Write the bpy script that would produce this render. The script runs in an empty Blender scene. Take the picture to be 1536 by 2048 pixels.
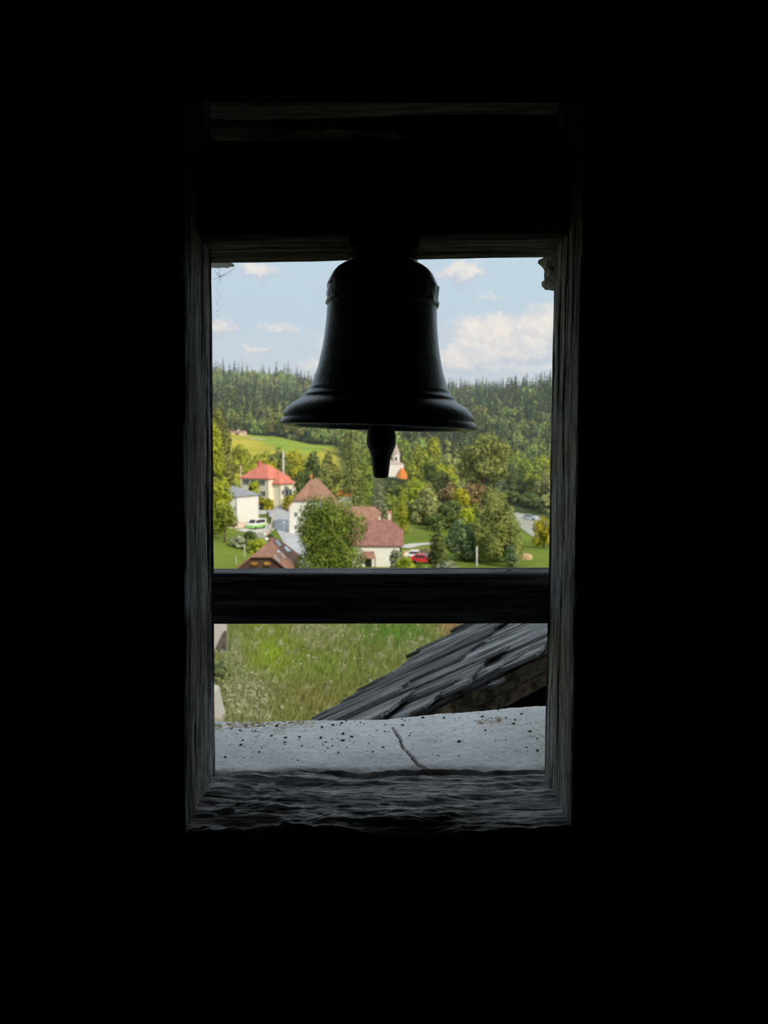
import bpy, bmesh, math, random
import numpy as np
from mathutils import Vector, Matrix, noise as mnoise

# ------------------------------------------------------------------ camera, sky, sun, exposure
sc = bpy.context.scene
C = sc.collection
F = 1539.0                       # focal length in pixels of the 1536 x 2048 frame
TILT = math.radians(4.47)        # the camera looks slightly down
cam_data = bpy.data.cameras.new('camera')
cam = bpy.data.objects.new('camera', cam_data)
C.objects.link(cam)
cam.location = (0, 0, 0)
cam.rotation_euler = (math.pi / 2 - TILT, 0, 0)
cam_data.sensor_fit = 'VERTICAL'
cam_data.sensor_height = 36.0
cam_data.lens = 36.0 * F / 2048
cam_data.clip_start = 0.02
cam_data.clip_end = 6000
cam_data.dof.use_dof = True
cam_data.dof.focus_distance = 1.52
cam_data.dof.aperture_fstop = cam_data.lens / 4.3
sc.camera = cam

sc.view_settings.view_transform = 'Standard'
sc.view_settings.look = 'None'
sc.view_settings.gamma = 1.0
sc.view_settings.use_curve_mapping = False
sc.view_settings.exposure = 0.20
sc.cycles.use_denoising = True
sc.cycles.max_bounces = 6
sc.cycles.diffuse_bounces = 4
sc.cycles.transparent_max_bounces = 6
sc.cycles.sample_clamp_indirect = 4.0

SKY_STRENGTH = 1.0
SUN_DIR = Vector((0.52, -0.66, 0.50)).normalized()   # towards the sun
SUN_POWER = 3.1

sun_data = bpy.data.lights.new('sun', 'SUN')
sun_data.energy = SUN_POWER
sun_data.color = (1.0, 0.90, 0.72)
sun_data.angle = math.radians(1.0)
sun = bpy.data.objects.new('sun', sun_data)
C.objects.link(sun)
sun.rotation_euler = SUN_DIR.to_track_quat('Z', 'Y').to_euler()


class NT:
    """small helper around a node tree"""
    def __init__(self, tree):
        self.t = tree
        tree.nodes.clear()

    def n(self, kind, **kw):
        nd = self.t.nodes.new(kind)
        for k, v in kw.items():
            if hasattr(nd, k):
                setattr(nd, k, v)
        return nd

    def link(self, a, b):
        self.t.links.new(a, b)

    def put(self, sock, v):
        if isinstance(v, bpy.types.NodeSocket):
            self.t.links.new(v, sock)
        else:
            sock.default_value = v

    def math(self, op, a, b=None, c=None, clamp=False):
        nd = self.t.nodes.new('ShaderNodeMath')
        nd.operation = op
        nd.use_clamp = clamp
        for i, v in enumerate((a, b, c)):
            if v is not None:
                self.put(nd.inputs[i], v)
        return nd.outputs[0]

    def step(self, v, lo, hi, a=0.0, b=1.0, smooth=True):
        nd = self.t.nodes.new('ShaderNodeMapRange')
        nd.interpolation_type = 'SMOOTHSTEP' if smooth else 'LINEAR'
        nd.clamp = True
        self.put(nd.inputs[0], v)
        for i, x in enumerate((lo, hi, a, b)):
            self.put(nd.inputs[i + 1], x)
        return nd.outputs[0]

    def mix(self, f, a, b, blend='MIX'):
        nd = self.t.nodes.new('ShaderNodeMix')
        nd.data_type = 'RGBA'
        nd.blend_type = blend
        self.put(nd.inputs[0], f)
        for s, v in ((nd.inputs[6], a), (nd.inputs[7], b)):
            if isinstance(v, (tuple, list)) and len(v) == 3:
                v = (*v, 1)
            self.put(s, v)
        return nd.outputs[2]

    def noise(self, vec, scale, detail=3.0, rough=0.55, out=0):
        nd = self.t.nodes.new('ShaderNodeTexNoise')
        nd.inputs['Scale'].default_value = scale
        nd.inputs['Detail'].default_value = detail
        nd.inputs['Roughness'].default_value = rough
        if vec is not None:
            self.t.links.new(vec, nd.inputs['Vector'])
        return nd.outputs[out]

    def scale(self, vec, s):
        nd = self.t.nodes.new('ShaderNodeMapping')
        nd.inputs['Scale'].default_value = s
        self.t.links.new(vec, nd.inputs['Vector'])
        return nd.outputs[0]


world = bpy.data.worlds.new('sky')
sc.world = world
world.use_nodes = True
w = NT(world.node_tree)
geo = w.n('ShaderNodeTexCoord')
vec = geo.outputs['Generated']
sep = w.n('ShaderNodeSeparateXYZ')
w.link(vec, sep.inputs[0])
dx, dy, dz = sep.outputs
el = w.math('ARCSINE', dz)
az = w.math('ARCTAN2', dx, dy)
# clear sky: whitish at the horizon, brightened overhead to light the sill
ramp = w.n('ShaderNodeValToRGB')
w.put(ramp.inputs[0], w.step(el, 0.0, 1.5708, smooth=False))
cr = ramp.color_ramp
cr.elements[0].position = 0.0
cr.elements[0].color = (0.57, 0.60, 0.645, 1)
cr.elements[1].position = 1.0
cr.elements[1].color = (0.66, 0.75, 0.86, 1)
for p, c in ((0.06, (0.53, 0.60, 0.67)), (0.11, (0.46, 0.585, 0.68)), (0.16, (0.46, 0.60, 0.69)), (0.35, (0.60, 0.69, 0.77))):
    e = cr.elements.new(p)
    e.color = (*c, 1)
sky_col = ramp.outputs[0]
# cumulus near the horizon: each an ellipse in azimuth and elevation with a ragged edge
comb = w.n('ShaderNodeCombineXYZ')
w.put(comb.inputs[0], az)
w.put(comb.inputs[1], el)
wn = w.noise(comb.outputs[0], 42.0, 5.0, 0.62, out=1)
wsep = w.n('ShaderNodeSeparateColor')
w.link(wn, wsep.inputs[0])
wn2 = w.noise(comb.outputs[0], 130.0, 4.0, 0.6, out=1)
wsep2 = w.n('ShaderNodeSeparateColor')
w.link(wn2, wsep2.inputs[0])
azw = w.math('ADD', az, w.math('MULTIPLY', w.math('SUBTRACT', wsep.outputs[0], 0.5), 0.075))
elw = w.math('ADD', el, w.math('MULTIPLY', w.math('SUBTRACT', wsep.outputs[1], 0.5), 0.034))
elw = w.math('ADD', elw, w.math('MULTIPLY', w.math('SUBTRACT', wsep2.outputs[0], 0.5), 0.016))
CLOUDS = [(525, 555, 70, 19, .85), (922, 553, 64, 29, 1.), (975, 602, 44, 9, .4), (447, 657, 46, 21, .9),
          (572, 660, 62, 11, .55), (602, 656, 18, 11, .75), (512, 702, 42, 10, .7), (622, 728, 44, 12, .7),
          (975, 668, 120, 50, 1.), (1090, 660, 95, 64, 1.), (930, 715, 110, 42, .85), (1040, 735, 120, 14, .5), (1030, 700, 110, 30, .8),
          (700, 690, 120, 30, .5), (1240, 680, 110, 40, .9), (1420, 640, 80, 25, .8), (330, 690, 80, 22, .8),
          (150, 640, 110, 35, .9), (-120, 700, 120, 30, .8), (1700, 690, 150, 40, .9), (820, 470, 90, 22, .6)]
mask = lit = None
for (px, py, hw, hh, a) in CLOUDS:
    py += 9
    qa = w.math('DIVIDE', w.math('SUBTRACT', azw, (px - 768) / F), hw / F)
    qe = w.math('DIVIDE', w.math('SUBTRACT', elw, (904 - py) / F), hh / F)
    r = w.math('SQRT', w.math('ADD', w.math('MULTIPLY', qa, qa), w.math('MULTIPLY', qe, qe)))
    m = w.math('MULTIPLY', w.step(r, 1.0, 0.42), a)
    q2 = w.math('SUBTRACT', qe, 0.30)
    r2 = w.math('SQRT', w.math('ADD', w.math('MULTIPLY', qa, qa), w.math('MULTIPLY', q2, q2)))
    l = w.step(r2, 0.95, 0.35)
    mask = m if mask is None else w.math('MAXIMUM', mask, m)
    lit = l if lit is None else w.math('MAXIMUM', lit, l)
# scattered fair-weather clouds over the rest of the sky
den = w.math('ADD', w.math('MAXIMUM', dz, 0.0), 0.14)
pc = w.n('ShaderNodeCombineXYZ')
w.put(pc.inputs[0], w.math('DIVIDE', dx, den))
w.put(pc.inputs[1], w.math('DIVIDE', dy, den))
gen = w.noise(pc.outputs[0], 1.3, 6.0, 0.6)
genm = w.math('MULTIPLY', w.step(gen, 0.52, 0.72), 0.75)
genm = w.math('MULTIPLY', genm, w.step(el, 0.02, 0.30))
streak = w.noise(w.scale(comb.outputs[0], (9, 34, 1)), 1.0, 4.0, 0.55)
genm = w.math('MAXIMUM', genm, w.math('MULTIPLY', w.step(streak, 0.50, 0.72), 0.35))
lit2 = w.math('MAXIMUM', lit, w.math('MULTIPLY', w.step(gen, 0.55, 0.75), 0.6))
puff = w.step(wsep.outputs[2], 0.35, 0.62)
lit2 = w.math('MULTIPLY', lit2, w.math('ADD', 0.5, w.math('MULTIPLY', puff, 0.5)))
cloud_col = w.mix(lit2, (0.47, 0.52, 0.61), (0.80, 0.755, 0.69))
allm = w.math('MAXIMUM', mask, genm)
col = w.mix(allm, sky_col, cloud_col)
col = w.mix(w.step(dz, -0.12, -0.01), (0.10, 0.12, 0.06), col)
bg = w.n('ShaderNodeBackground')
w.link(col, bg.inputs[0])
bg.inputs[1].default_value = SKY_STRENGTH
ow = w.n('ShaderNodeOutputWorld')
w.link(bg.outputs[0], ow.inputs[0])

# ------------------------------------------------------------------ helpers
CT, ST = math.cos(TILT), math.sin(TILT)
rnd = random.Random(7)
R = math.radians


def ray(px, py):
    x, y = (px - 768) / F, -(py - 1024) / F
    return Vector((x, CT + y * ST, -ST + y * CT))


def P(px, py, Y):
    r = ray(px, py)
    return r * (Y / r.y)


def PZ(px, py, z):
    r = ray(px, py)
    return r * (z / r.z)


def tag(o, label=None, cat=None, group=None, kind=None):
    for k, v in (('label', label), ('category', cat), ('group', group), ('kind', kind)):
        if v:
            o[k] = v
    return o


def link(name, me, parent=None, mats=None, loc=None):
    o = bpy.data.objects.new(name, me)
    C.objects.link(o)
    if mats:
        for m in (mats if isinstance(mats, (list, tuple)) else [mats]):
            me.materials.append(m)
    if parent:
        o.parent = parent
    if loc is not None:
        o.location = loc
    return o


def empty(name, loc=(0, 0, 0), rz=0.0, **kw):
    o = bpy.data.objects.new(name, None)
    C.objects.link(o)
    o.empty_display_size = 0.2
    o.location = loc
    o.rotation_euler = (0, 0, rz)
    return tag(o, **kw)


class MB:
    """mesh collector: many shapes, one mesh"""
    def __init__(self):
        self.v, self.f, self.s = [], [], []

    def add(self, verts, faces, smooth=False):
        b = len(self.v)
        self.v += [tuple(p) for p in verts]
        self.f += [tuple(i + b for i in q) for q in faces]
        self.s += [smooth] * len(faces)
        return self

    def box(self, lo, hi, M=None):
        (a, b, c), (d, e, f) = lo, hi
        vs = [Vector(p) for p in ((a, b, c), (d, b, c), (d, e, c), (a, e, c), (a, b, f), (d, b, f), (d, e, f), (a, e, f))]
        if M:
            vs = [M @ p for p in vs]
        return self.add(vs, [(0, 3, 2, 1), (4, 5, 6, 7), (0, 1, 5, 4), (1, 2, 6, 5), (2, 3, 7, 6), (3, 0, 4, 7)])

    def plate(self, poly, off):
        """polygon thickened by the vector off (poly is the outer face)"""
        n = len(poly)
        p = [Vector(q) for q in poly]
        q = [v + Vector(off) for v in p]
        fs = [tuple(range(n)), tuple(reversed(range(n, 2 * n)))]
        for i in range(n):
            j = (i + 1) % n
            fs.append((i, i + n, j + n, j))
        return self.add(p + q, fs)

    def lathe(self, prof, seg=24, M=None, smooth=True, cap=True):
        vs, fs = [], []
        for (r, z) in prof:
            for k in range(seg):
                a = 2 * math.pi * k / seg
                vs.append(Vector((r * math.cos(a), r * math.sin(a), z)))
        for i in range(len(prof) - 1):
            for k in range(seg):
                k2 = (k + 1) % seg
                fs.append((i * seg + k, i * seg + k2, (i + 1) * seg + k2, (i + 1) * seg + k))
        if cap:
            fs.append(tuple(reversed(range(seg))))
            fs.append(tuple(range((len(prof) - 1) * seg, len(prof) * seg)))
        if M:
            vs = [M @ v for v in vs]
        return self.add(vs, fs, smooth)

    def tube(self, pts, rad, seg=8, smooth=True):
        pts = [Vector(p) for p in pts]
        rad = rad if isinstance(rad, (list, tuple)) else [rad] * len(pts)
        vs, fs = [], []
        up = Vector((0.31, 0.17, 0.93))
        for i, p in enumerate(pts):
            d = (pts[min(i + 1, len(pts) - 1)] - pts[max(i - 1, 0)]).normalized()
            a = d.cross(up)
            if a.length < 1e-4:
                a = d.cross(Vector((1, 0, 0)))
            a.normalize()
            b = d.cross(a)
            for k in range(seg):
                t = 2 * math.pi * k / seg
                vs.append(p + (a * math.cos(t) + b * math.sin(t)) * rad[i])
        for i in range(len(pts) - 1):
            for k in range(seg):
                k2 = (k + 1) % seg
                fs.append((i * seg + k, (i + 1) * seg + k, (i + 1) * seg + k2, i * seg + k2))
        fs.append(tuple(range(seg)))
        fs.append(tuple(reversed(range((len(pts) - 1) * seg, len(pts) * seg))))
        return self.add(vs, fs, smooth)

    def mesh(self, name):
        me = bpy.data.meshes.new(name)
        me.from_pydata(self.v, [], self.f)
        me.polygons.foreach_set('use_smooth', self.s)
        bm = bmesh.new()
        bm.from_mesh(me)
        bmesh.ops.recalc_face_normals(bm, faces=bm.faces)
        bm.to_mesh(me)
        bm.free()
        return me

    def build(self, name, mat, parent=None, loc=None):
        return link(name, self.mesh(name), parent, mat, loc)


def fbm(p, oct=3):
    return mnoise.fractal(Vector(p), 1.0, 2.0, oct, noise_basis='PERLIN_ORIGINAL')


# ------------------------------------------------------------------ materials
MATS = {}


def shader(name):
    m = bpy.data.materials.new(name)
    m.use_nodes = True
    t = NT(m.node_tree)
    out = t.n('ShaderNodeOutputMaterial')
    MATS[name] = m
    return m, t, out


def principled(t, out, col, rough=0.8, spec=0.3, metal=0.0, normal=None):
    b = t.n('ShaderNodeBsdfPrincipled')
    if isinstance(col, (tuple, list)):
        col = (*col[:3], 1)
    t.put(b.inputs['Base Color'], col)
    t.put(b.inputs['Roughness'], rough)
    t.put(b.inputs['Metallic'], metal)
    b.inputs['Specular IOR Level'].default_value = spec
    if normal is not None:
        t.link(normal, b.inputs['Normal'])
    t.link(b.outputs[0], out.inputs[0])
    return b


def bump(t, h, strength=0.5, dist=0.01):
    b = t.n('ShaderNodeBump')
    b.inputs['Strength'].default_value = strength
    b.inputs['Distance'].default_value = dist
    t.link(h, b.inputs['Height'])
    return b.outputs[0]


def plain(name, col, rough=0.75, var=0.12, scale=3.0, spec=0.3, metal=0.0):
    m, t, out = shader(name)
    tc = t.n('ShaderNodeTexCoord')
    nz = t.noise(tc.outputs['Object'], scale, 4.0)
    c = t.mix(t.step(nz, 0.3, 0.7), tuple(x * (1 - var) for x in col), tuple(min(1, x * (1 + var)) for x in col))
    principled(t, out, c, rough, spec, metal)
    return m


def wood(name, dark, light, stretch, scale=60.0, bs=0.6, bd=0.004, spec=0.25, rough=0.75, tint=0.0):
    """weathered timber; stretch is the scale per axis, small along the grain"""
    m, t, out = shader(name)
    tc = t.n('ShaderNodeTexCoord')
    v = t.scale(tc.outputs['Object'], stretch)
    g = t.noise(v, scale, 6.0, 0.65)
    g2 = t.noise(v, scale * 0.22, 4.0, 0.6)
    f = t.math('ADD', t.math('MULTIPLY', g, 0.65), t.math('MULTIPLY', g2, 0.35))
    c = t.mix(t.step(f, 0.40, 0.60), dark, light)
    fib = t.noise(t.scale(tc.outputs['Object'], tuple(x * 0.6 for x in stretch)), scale * 3.2, 4.0, 0.7)
    c = t.mix(t.step(fib, 0.36, 0.52, 0.75, 0.0), c, tuple(x * 0.5 for x in dark))
    f = t.math('ADD', f, t.math('MULTIPLY', fib, 0.35))
    spots = t.noise(tc.outputs['Object'], 14.0, 4.0, 0.6)
    c = t.mix(t.math('MULTIPLY', t.step(spots, 0.55, 0.72), 0.45), c, tuple(x * 0.35 for x in dark))
    if tint:
        oi = t.n('ShaderNodeObjectInfo')
        k_ = t.math('ADD', 1 - tint, t.math('MULTIPLY', oi.outputs['Random'], 2 * tint))
        cv = t.n('ShaderNodeHueSaturation')
        t.put(cv.inputs['Value'], k_)
        t.link(c, cv.inputs['Color'])
        c = cv.outputs[0]
    principled(t, out, c, rough, spec, 0.0, bump(t, f, bs, bd))
    return m


wood('timber_vertical', (0.15, 0.145, 0.14), (0.80, 0.78, 0.75), (1, 1, 0.055), 170, 1.0, 0.008)
wood('timber_horizontal', (0.055, 0.054, 0.053), (0.44, 0.44, 0.44), (0.035, 1, 1), 70, 0.9, 0.005)
wood('timber_sill', (0.12, 0.12, 0.122), (0.78, 0.78, 0.78), (0.06, 1, 1), 130, 1.0, 0.007, 0.6, 0.45)
wood('timber_brown', (0.035, 0.029, 0.021), (0.19, 0.16, 0.115), (0.05, 1, 1), 55, 0.8, 0.004)
wood('header_wood', (0.045, 0.037, 0.026), (0.24, 0.20, 0.145), (0.05, 1, 1), 55, 0.9, 0.006)
wood('lintel_wood', (0.20, 0.165, 0.115), (0.72, 0.62, 0.46), (0.05, 1, 1), 55, 0.9, 0.006)
wood('header_shade_wood', (0.006, 0.005, 0.004), (0.022, 0.019, 0.015), (0.05, 1, 1), 30, 0.5, 0.004, 0.05, 0.95)
wood('shake_wood', (0.014, 0.014, 0.014), (0.30, 0.30, 0.30), (0.045, 1, 1), 60, 1.0, 0.016, 0.25, 0.75, 0.65)
wood('under_boards', (0.07, 0.050, 0.032), (0.30, 0.22, 0.14), (0.06, 1, 1), 30, 0.6, 0.004)
wood('verge_wood', (0.07, 0.052, 0.034), (0.34, 0.26, 0.17), (0.06, 1, 1), 30, 0.6, 0.004)
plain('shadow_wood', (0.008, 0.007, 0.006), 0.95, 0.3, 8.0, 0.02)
plain('web', (0.10, 0.11, 0.12), 0.8, 0.1)
plain('iron', (0.016, 0.017, 0.019), 0.55, 0.3, 30, 0.4)

# old bronze with a dark patina
m, t, out = shader('bronze')
tc = t.n('ShaderNodeTexCoord')
nz = t.noise(tc.outputs['Object'], 22.0, 6.0, 0.65)
c = t.mix(t.step(nz, 0.35, 0.7), (0.040, 0.050, 0.055), (0.12, 0.145, 0.155))
principled(t, out, c, 0.30, 0.5, 0.65, bump(t, t.noise(tc.outputs['Object'], 120.0, 4.0), 0.35, 0.002))

# whitewashed plaster of the sill
m, t, out = shader('sill_plaster')
tc = t.n('ShaderNodeTexCoord')
ob = tc.outputs['Object']
n1 = t.noise(ob, 9.0, 6.0, 0.6)
n2 = t.noise(ob, 95.0, 5.0, 0.65)
n3 = t.noise(ob, 260.0, 3.0, 0.6)
c = t.mix(t.step(n1, 0.35, 0.65), (0.80, 0.795, 0.79), (0.93, 0.92, 0.91))
c = t.mix(t.math('MULTIPLY', t.step(n2, 0.56, 0.70), 0.48), c, (0.30, 0.30, 0.30))
c = t.mix(t.math('MULTIPLY', t.step(n3, 0.60, 0.70), 0.6), c, (0.20, 0.20, 0.20))
at = t.n('ShaderNodeAttribute', attribute_name='dirt')
s2 = t.n('ShaderNodeSeparateColor')
t.link(at.outputs['Color'], s2.inputs[0])
c = t.mix(s2.outputs[0], c, (0.035, 0.034, 0.032))
lich = t.math('MULTIPLY', s2.outputs[1], t.step(n2, 0.42, 0.60))
c = t.mix(lich, c, (0.27, 0.20, 0.05))
h = t.math('ADD', t.math('MULTIPLY', n2, 0.7), t.math('MULTIPLY', n3, 0.4))
principled(t, out, c, 0.9, 0.15, 0.0, bump(t, h, 0.8, 0.003))

plain('crumb', (0.05, 0.05, 0.05), 0.9, 0.5, 90)
plain('stone_chunk', (0.24, 0.22, 0.19), 0.95, 0.45, 30)
plain('lime_white', (0.80, 0.79, 0.77), 0.95, 0.1, 6)
plain('rough_plaster', (0.42, 0.40, 0.37), 0.95, 0.35, 40)
plain('tower_plaster', (0.55, 0.53, 0.50), 0.95, 0.15, 2)


def leaf(name, dark, light, trans=0.35, scale=0.8, vary=0.25):
    m, t, out = shader(name)
    tc = t.n('ShaderNodeTexCoord')
    oi = t.n('ShaderNodeObjectInfo')
    nz = t.noise(tc.outputs['Object'], scale, 3.0, 0.6)
    c = t.mix(t.step(nz, 0.34, 0.66), dark, light)
    hv = t.n('ShaderNodeHueSaturation')
    t.put(hv.inputs['Hue'], t.math('ADD', 0.5 - 0.03 * vary / 0.25, t.math('MULTIPLY', oi.outputs['Random'], 0.055 * vary / 0.25)))
    t.put(hv.inputs['Value'], t.math('ADD', 1 - vary, t.math('MULTIPLY', oi.outputs['Random'], 2 * vary)))
    t.link(c, hv.inputs['Color'])
    d = t.n('ShaderNodeBsdfDiffuse')
    t.link(hv.outputs[0], d.inputs[0])
    tr = t.n('ShaderNodeBsdfTranslucent')
    t.link(hv.outputs[0], tr.inputs[0])
    mx = t.n('ShaderNodeMixShader')
    mx.inputs[0].default_value = trans
    t.link(d.outputs[0], mx.inputs[1])
    t.link(tr.outputs[0], mx.inputs[2])
    t.link(mx.outputs[0], out.inputs[0])
    return m


leaf('leaf_spruce', (0.115, 0.150, 0.070), (0.310, 0.360, 0.125), 0.15, 0.5, 0.30)
leaf('leaf_spruce_dark', (0.055, 0.085, 0.045), (0.190, 0.245, 0.085), 0.15, 0.5, 0.30)
leaf('leaf_forest', (0.210, 0.270, 0.080), (0.440, 0.500, 0.140), 0.30, 0.4, 0.28)
leaf('leaf_green', (0.174, 0.239, 0.043), (0.420, 0.500, 0.087), 0.35, 0.5, 0.12)
leaf('leaf_maple', (0.115, 0.165, 0.035), (0.300, 0.375, 0.070), 0.30, 0.5, 0.05)
leaf('leaf_lime', (0.319, 0.384, 0.043), (0.623, 0.652, 0.080), 0.35, 0.5, 0.10)
leaf('leaf_yellow', (0.334, 0.341, 0.036), (0.652, 0.609, 0.058), 0.35, 0.5, 0.10)
leaf('leaf_olive', (0.174, 0.203, 0.065), (0.420, 0.435, 0.131), 0.30, 0.5, 0.10)
leaf('leaf_dark', (0.085, 0.120, 0.045), (0.235, 0.295, 0.090), 0.25, 0.5, 0.12)
leaf('leaf_willow', (0.300, 0.340, 0.120), (0.560, 0.590, 0.240), 0.35, 0.5, 0.10)
leaf('leaf_blue', (0.130, 0.190, 0.085), (0.310, 0.380, 0.170), 0.25, 0.5, 0.10)
leaf('leaf_red', (0.300, 0.230, 0.100), (0.530, 0.430, 0.190), 0.30, 0.5, 0.10)
leaf('leaf_silver', (0.145, 0.174, 0.102), (0.478, 0.507, 0.319), 0.15, 1.6, 0.10)
leaf('grass_blade', (0.125, 0.155, 0.030), (0.300, 0.330, 0.090), 0.30, 0.12, 0.0)
leaf('umbel', (0.300, 0.310, 0.180), (0.470, 0.460, 0.320), 0.25, 0.6, 0.0)
plain('bark', (0.15, 0.11, 0.075), 0.9, 0.4, 3)
plain('birch', (0.55, 0.53, 0.48), 0.85, 0.3, 4)

plain('wall_white', (0.76, 0.74, 0.70), 0.9, 0.05, 0.8)
plain('wall_cream', (0.80, 0.74, 0.60), 0.9, 0.05, 0.8)
plain('wall_pink', (0.66, 0.52, 0.45), 0.9, 0.08, 0.8)
plain('wall_brown', (0.085, 0.045, 0.035), 0.9, 0.25, 3)
plain('glass_dark', (0.03, 0.035, 0.04), 0.15, 0.1, 1, 0.6)
plain('shutter', (0.10, 0.085, 0.06), 0.7, 0.2)
plain('frame_white', (0.75, 0.75, 0.73), 0.6, 0.05)
plain('yellow_flower', (0.75, 0.42, 0.05), 0.8, 0.3, 6)
plain('stone_grey', (0.33, 0.32, 0.31), 0.9, 0.25, 1.5)
plain('stone_beige', (0.60, 0.50, 0.38), 0.9, 0.15, 1.2)
plain('gravel', (0.55, 0.53, 0.50), 0.95, 0.12, 1.0)
plain('car_park', (0.36, 0.36, 0.30), 0.95, 0.15, 0.3)
plain('pole_wood', (0.55, 0.52, 0.47), 0.8, 0.15)
plain('lamp_white', (0.85, 0.85, 0.83), 0.4, 0.03)
plain('metal_grey', (0.35, 0.36, 0.38), 0.5, 0.1)
plain('tyre', (0.02, 0.02, 0.02), 0.8, 0.1)
plain('car_silver', (0.50, 0.56, 0.66), 0.3, 0.03, 1, 0.5)
plain('car_red', (0.62, 0.03, 0.05), 0.3, 0.03, 1, 0.5)
plain('car_white', (0.80, 0.80, 0.80), 0.3, 0.03, 1, 0.5)
plain('car_black', (0.03, 0.03, 0.035), 0.3, 0.05, 1, 0.5)
plain('van_green', (0.28, 0.62, 0.16), 0.4, 0.03, 1, 0.5)
plain('cloth_red', (0.60, 0.13, 0.15), 0.9, 0.1)
plain('cloth_dark', (0.06, 0.06, 0.09), 0.9, 0.1)
plain('skin', (0.55, 0.36, 0.27), 0.7, 0.05)
plain('hay', (0.52, 0.38, 0.20), 0.95, 0.2, 2)


def roof_mat(name, col, rows=3.2, var=0.25):
    m, t, out = shader(name)
    tc = t.n('ShaderNodeTexCoord')
    ob = tc.outputs['Object']
    n1 = t.noise(ob, 1.1, 5.0, 0.65)
    n2 = t.noise(ob, 6.0, 4.0, 0.7)
    c = t.mix(t.step(n1, 0.3, 0.7), tuple(x * (1 - var) for x in col), tuple(x * (1 + var * .6) for x in col))
    c = t.mix(t.math('MULTIPLY', t.step(n2, 0.45, 0.75), 0.3), c, tuple(x * 0.6 for x in col))
    wv = t.n('ShaderNodeTexWave', bands_direction='Z')
    wv.inputs['Scale'].default_value = rows
    t.link(ob, wv.inputs['Vector'])
    principled(t, out, c, 0.85, 0.2, 0.0, bump(t, wv.outputs[1], 0.35, 0.05))
    return m


roof_mat('roof_red', (0.66, 0.215, 0.155))
roof_mat('roof_brown', (0.31, 0.165, 0.12))
roof_mat('roof_tan', (0.36, 0.20, 0.14))
roof_mat('roof_rose', (0.30, 0.145, 0.125))
roof_mat('roof_orange', (0.76, 0.25, 0.06))
roof_mat('roof_grey', (0.30, 0.31, 0.34))
roof_mat('roof_spire', (0.52, 0.42, 0.38))

# ground: cover painted per vertex (lawn, meadow, rough grass, forest soil)
m, t, out = shader('ground_cover')
tc = t.n('ShaderNodeTexCoord')
ob = tc.outputs['Object']
at = t.n('ShaderNodeAttribute', attribute_name='cover')
n1 = t.noise(ob, 0.05, 5.0, 0.6)
n2 = t.noise(ob, 0.9, 5.0, 0.65)
c = t.mix(0.45, at.outputs['Color'], t.mix(t.step(n1, 0.35, 0.65), (0.55, 0.62, 0.35), (1.25, 1.15, 0.9)), 'MULTIPLY')
c = t.mix(t.step(n2, 0.3, 0.7, 0.0, 0.6), c, t.mix(1.0, c, (0.62, 0.70, 0.5), 'MULTIPLY'))
principled(t, out, c, 0.95, 0.05, 0.0, bump(t, n2, 0.5, 0.3))

m, t, out = shader('asphalt')
tc = t.n('ShaderNodeTexCoord')
n1 = t.noise(tc.outputs['Object'], 0.25, 5.0, 0.6)
c = t.mix(t.step(n1, 0.3, 0.7), (0.40, 0.41, 0.43), (0.50, 0.51, 0.53))
principled(t, out, c, 0.85, 0.2)

# ------------------------------------------------------------------ terrain
US = np.array([-0.30, -0.22, -0.15, -0.08, 0.0, 0.10, 0.22, 0.32])
YS = np.array([0, 50, 80, 110, 130, 165, 180, 220, 240, 320, 420, 520, 650, 900, 1200], float)
ZT = np.array([
    [-17, -17, -17, -17, -17, -17, -17, -17],
    [-17.2, -17.4, -17.5, -17.5, -17.5, -17.5, -17.6, -17.6],
    [-17.0, -17.6, -18, -18.2, -18.2, -18.0, -18.0, -18],
    [-16.0, -17.2, -19.0, -19.0, -18.8, -18.2, -17.8, -18],
    [-15.4, -16.6, -18.3, -18.8, -19.0, -18.4, -18.0, -18],
    [-14.6, -15.8, -16.8, -17.3, -18.2, -18.6, -19.5, -20],
    [-13.8, -15.2, -16.2, -16.6, -17.6, -18.6, -20.0, -21],
    [-11.0, -12.6, -14.4, -15.2, -16.2, -17.8, -20.6, -21],
    [-9.0, -10.8, -12.8, -14.2, -15.4, -17.4, -20.9, -22],
    [-1.5, -2.5, -4.5, -7.0, -11.0, -15.5, -21.5, -23],
    [10.5, 9.0, 6.0, 2.0, -4.0, -9.5, -14.0, -15],
    [22.0, 20.0, 15.0, 9.0, 5.0, 6.0, 9.0, 9],
    [36, 34.0, 28.0, 22.0, 18.0, 24.0, 42.0, 45],
    [82, 80.0, 78.0, 69.0, 62.0, 60.0, 54.0, 56],
    [60, 60.0, 58.0, 54.0, 52.0, 50.0, 44.0, 45]])
_DZ = np.gradient(ZT, YS, axis=0)


def ground_z(x, y):
    x, y = np.asarray(x, float), np.asarray(y, float)
    u = np.clip(x / np.maximum(y, 60.0), US[0], US[-1])
    yc = np.clip(y, YS[0], YS[-1])
    i = np.clip(np.searchsorted(US, u, side='right') - 1, 0, len(US) - 2)
    j = np.clip(np.searchsorted(YS, yc, side='right') - 1, 0, len(YS) - 2)
    fu = (u - US[i]) / (US[i + 1] - US[i])
    fu = fu * fu * (3 - 2 * fu)
    h = YS[j + 1] - YS[j]
    s = (yc - YS[j]) / h

    def col(k):
        a, b = ZT[j, k], ZT[j + 1, k]
        ma, mb = _DZ[j, k] * h, _DZ[j + 1, k] * h
        lin = a + (b - a) * s
        s2, s3 = s * s, s * s * s
        cub = (2 * s3 - 3 * s2 + 1) * a + (s3 - 2 * s2 + s) * ma + (-2 * s3 + 3 * s2) * b + (s3 - s2) * mb
        return 0.5 * lin + 0.5 * cub
    return (1 - fu) * col(i) + fu * col(i + 1)


def gz(x, y):
    return float(ground_z(x, y))


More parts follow.
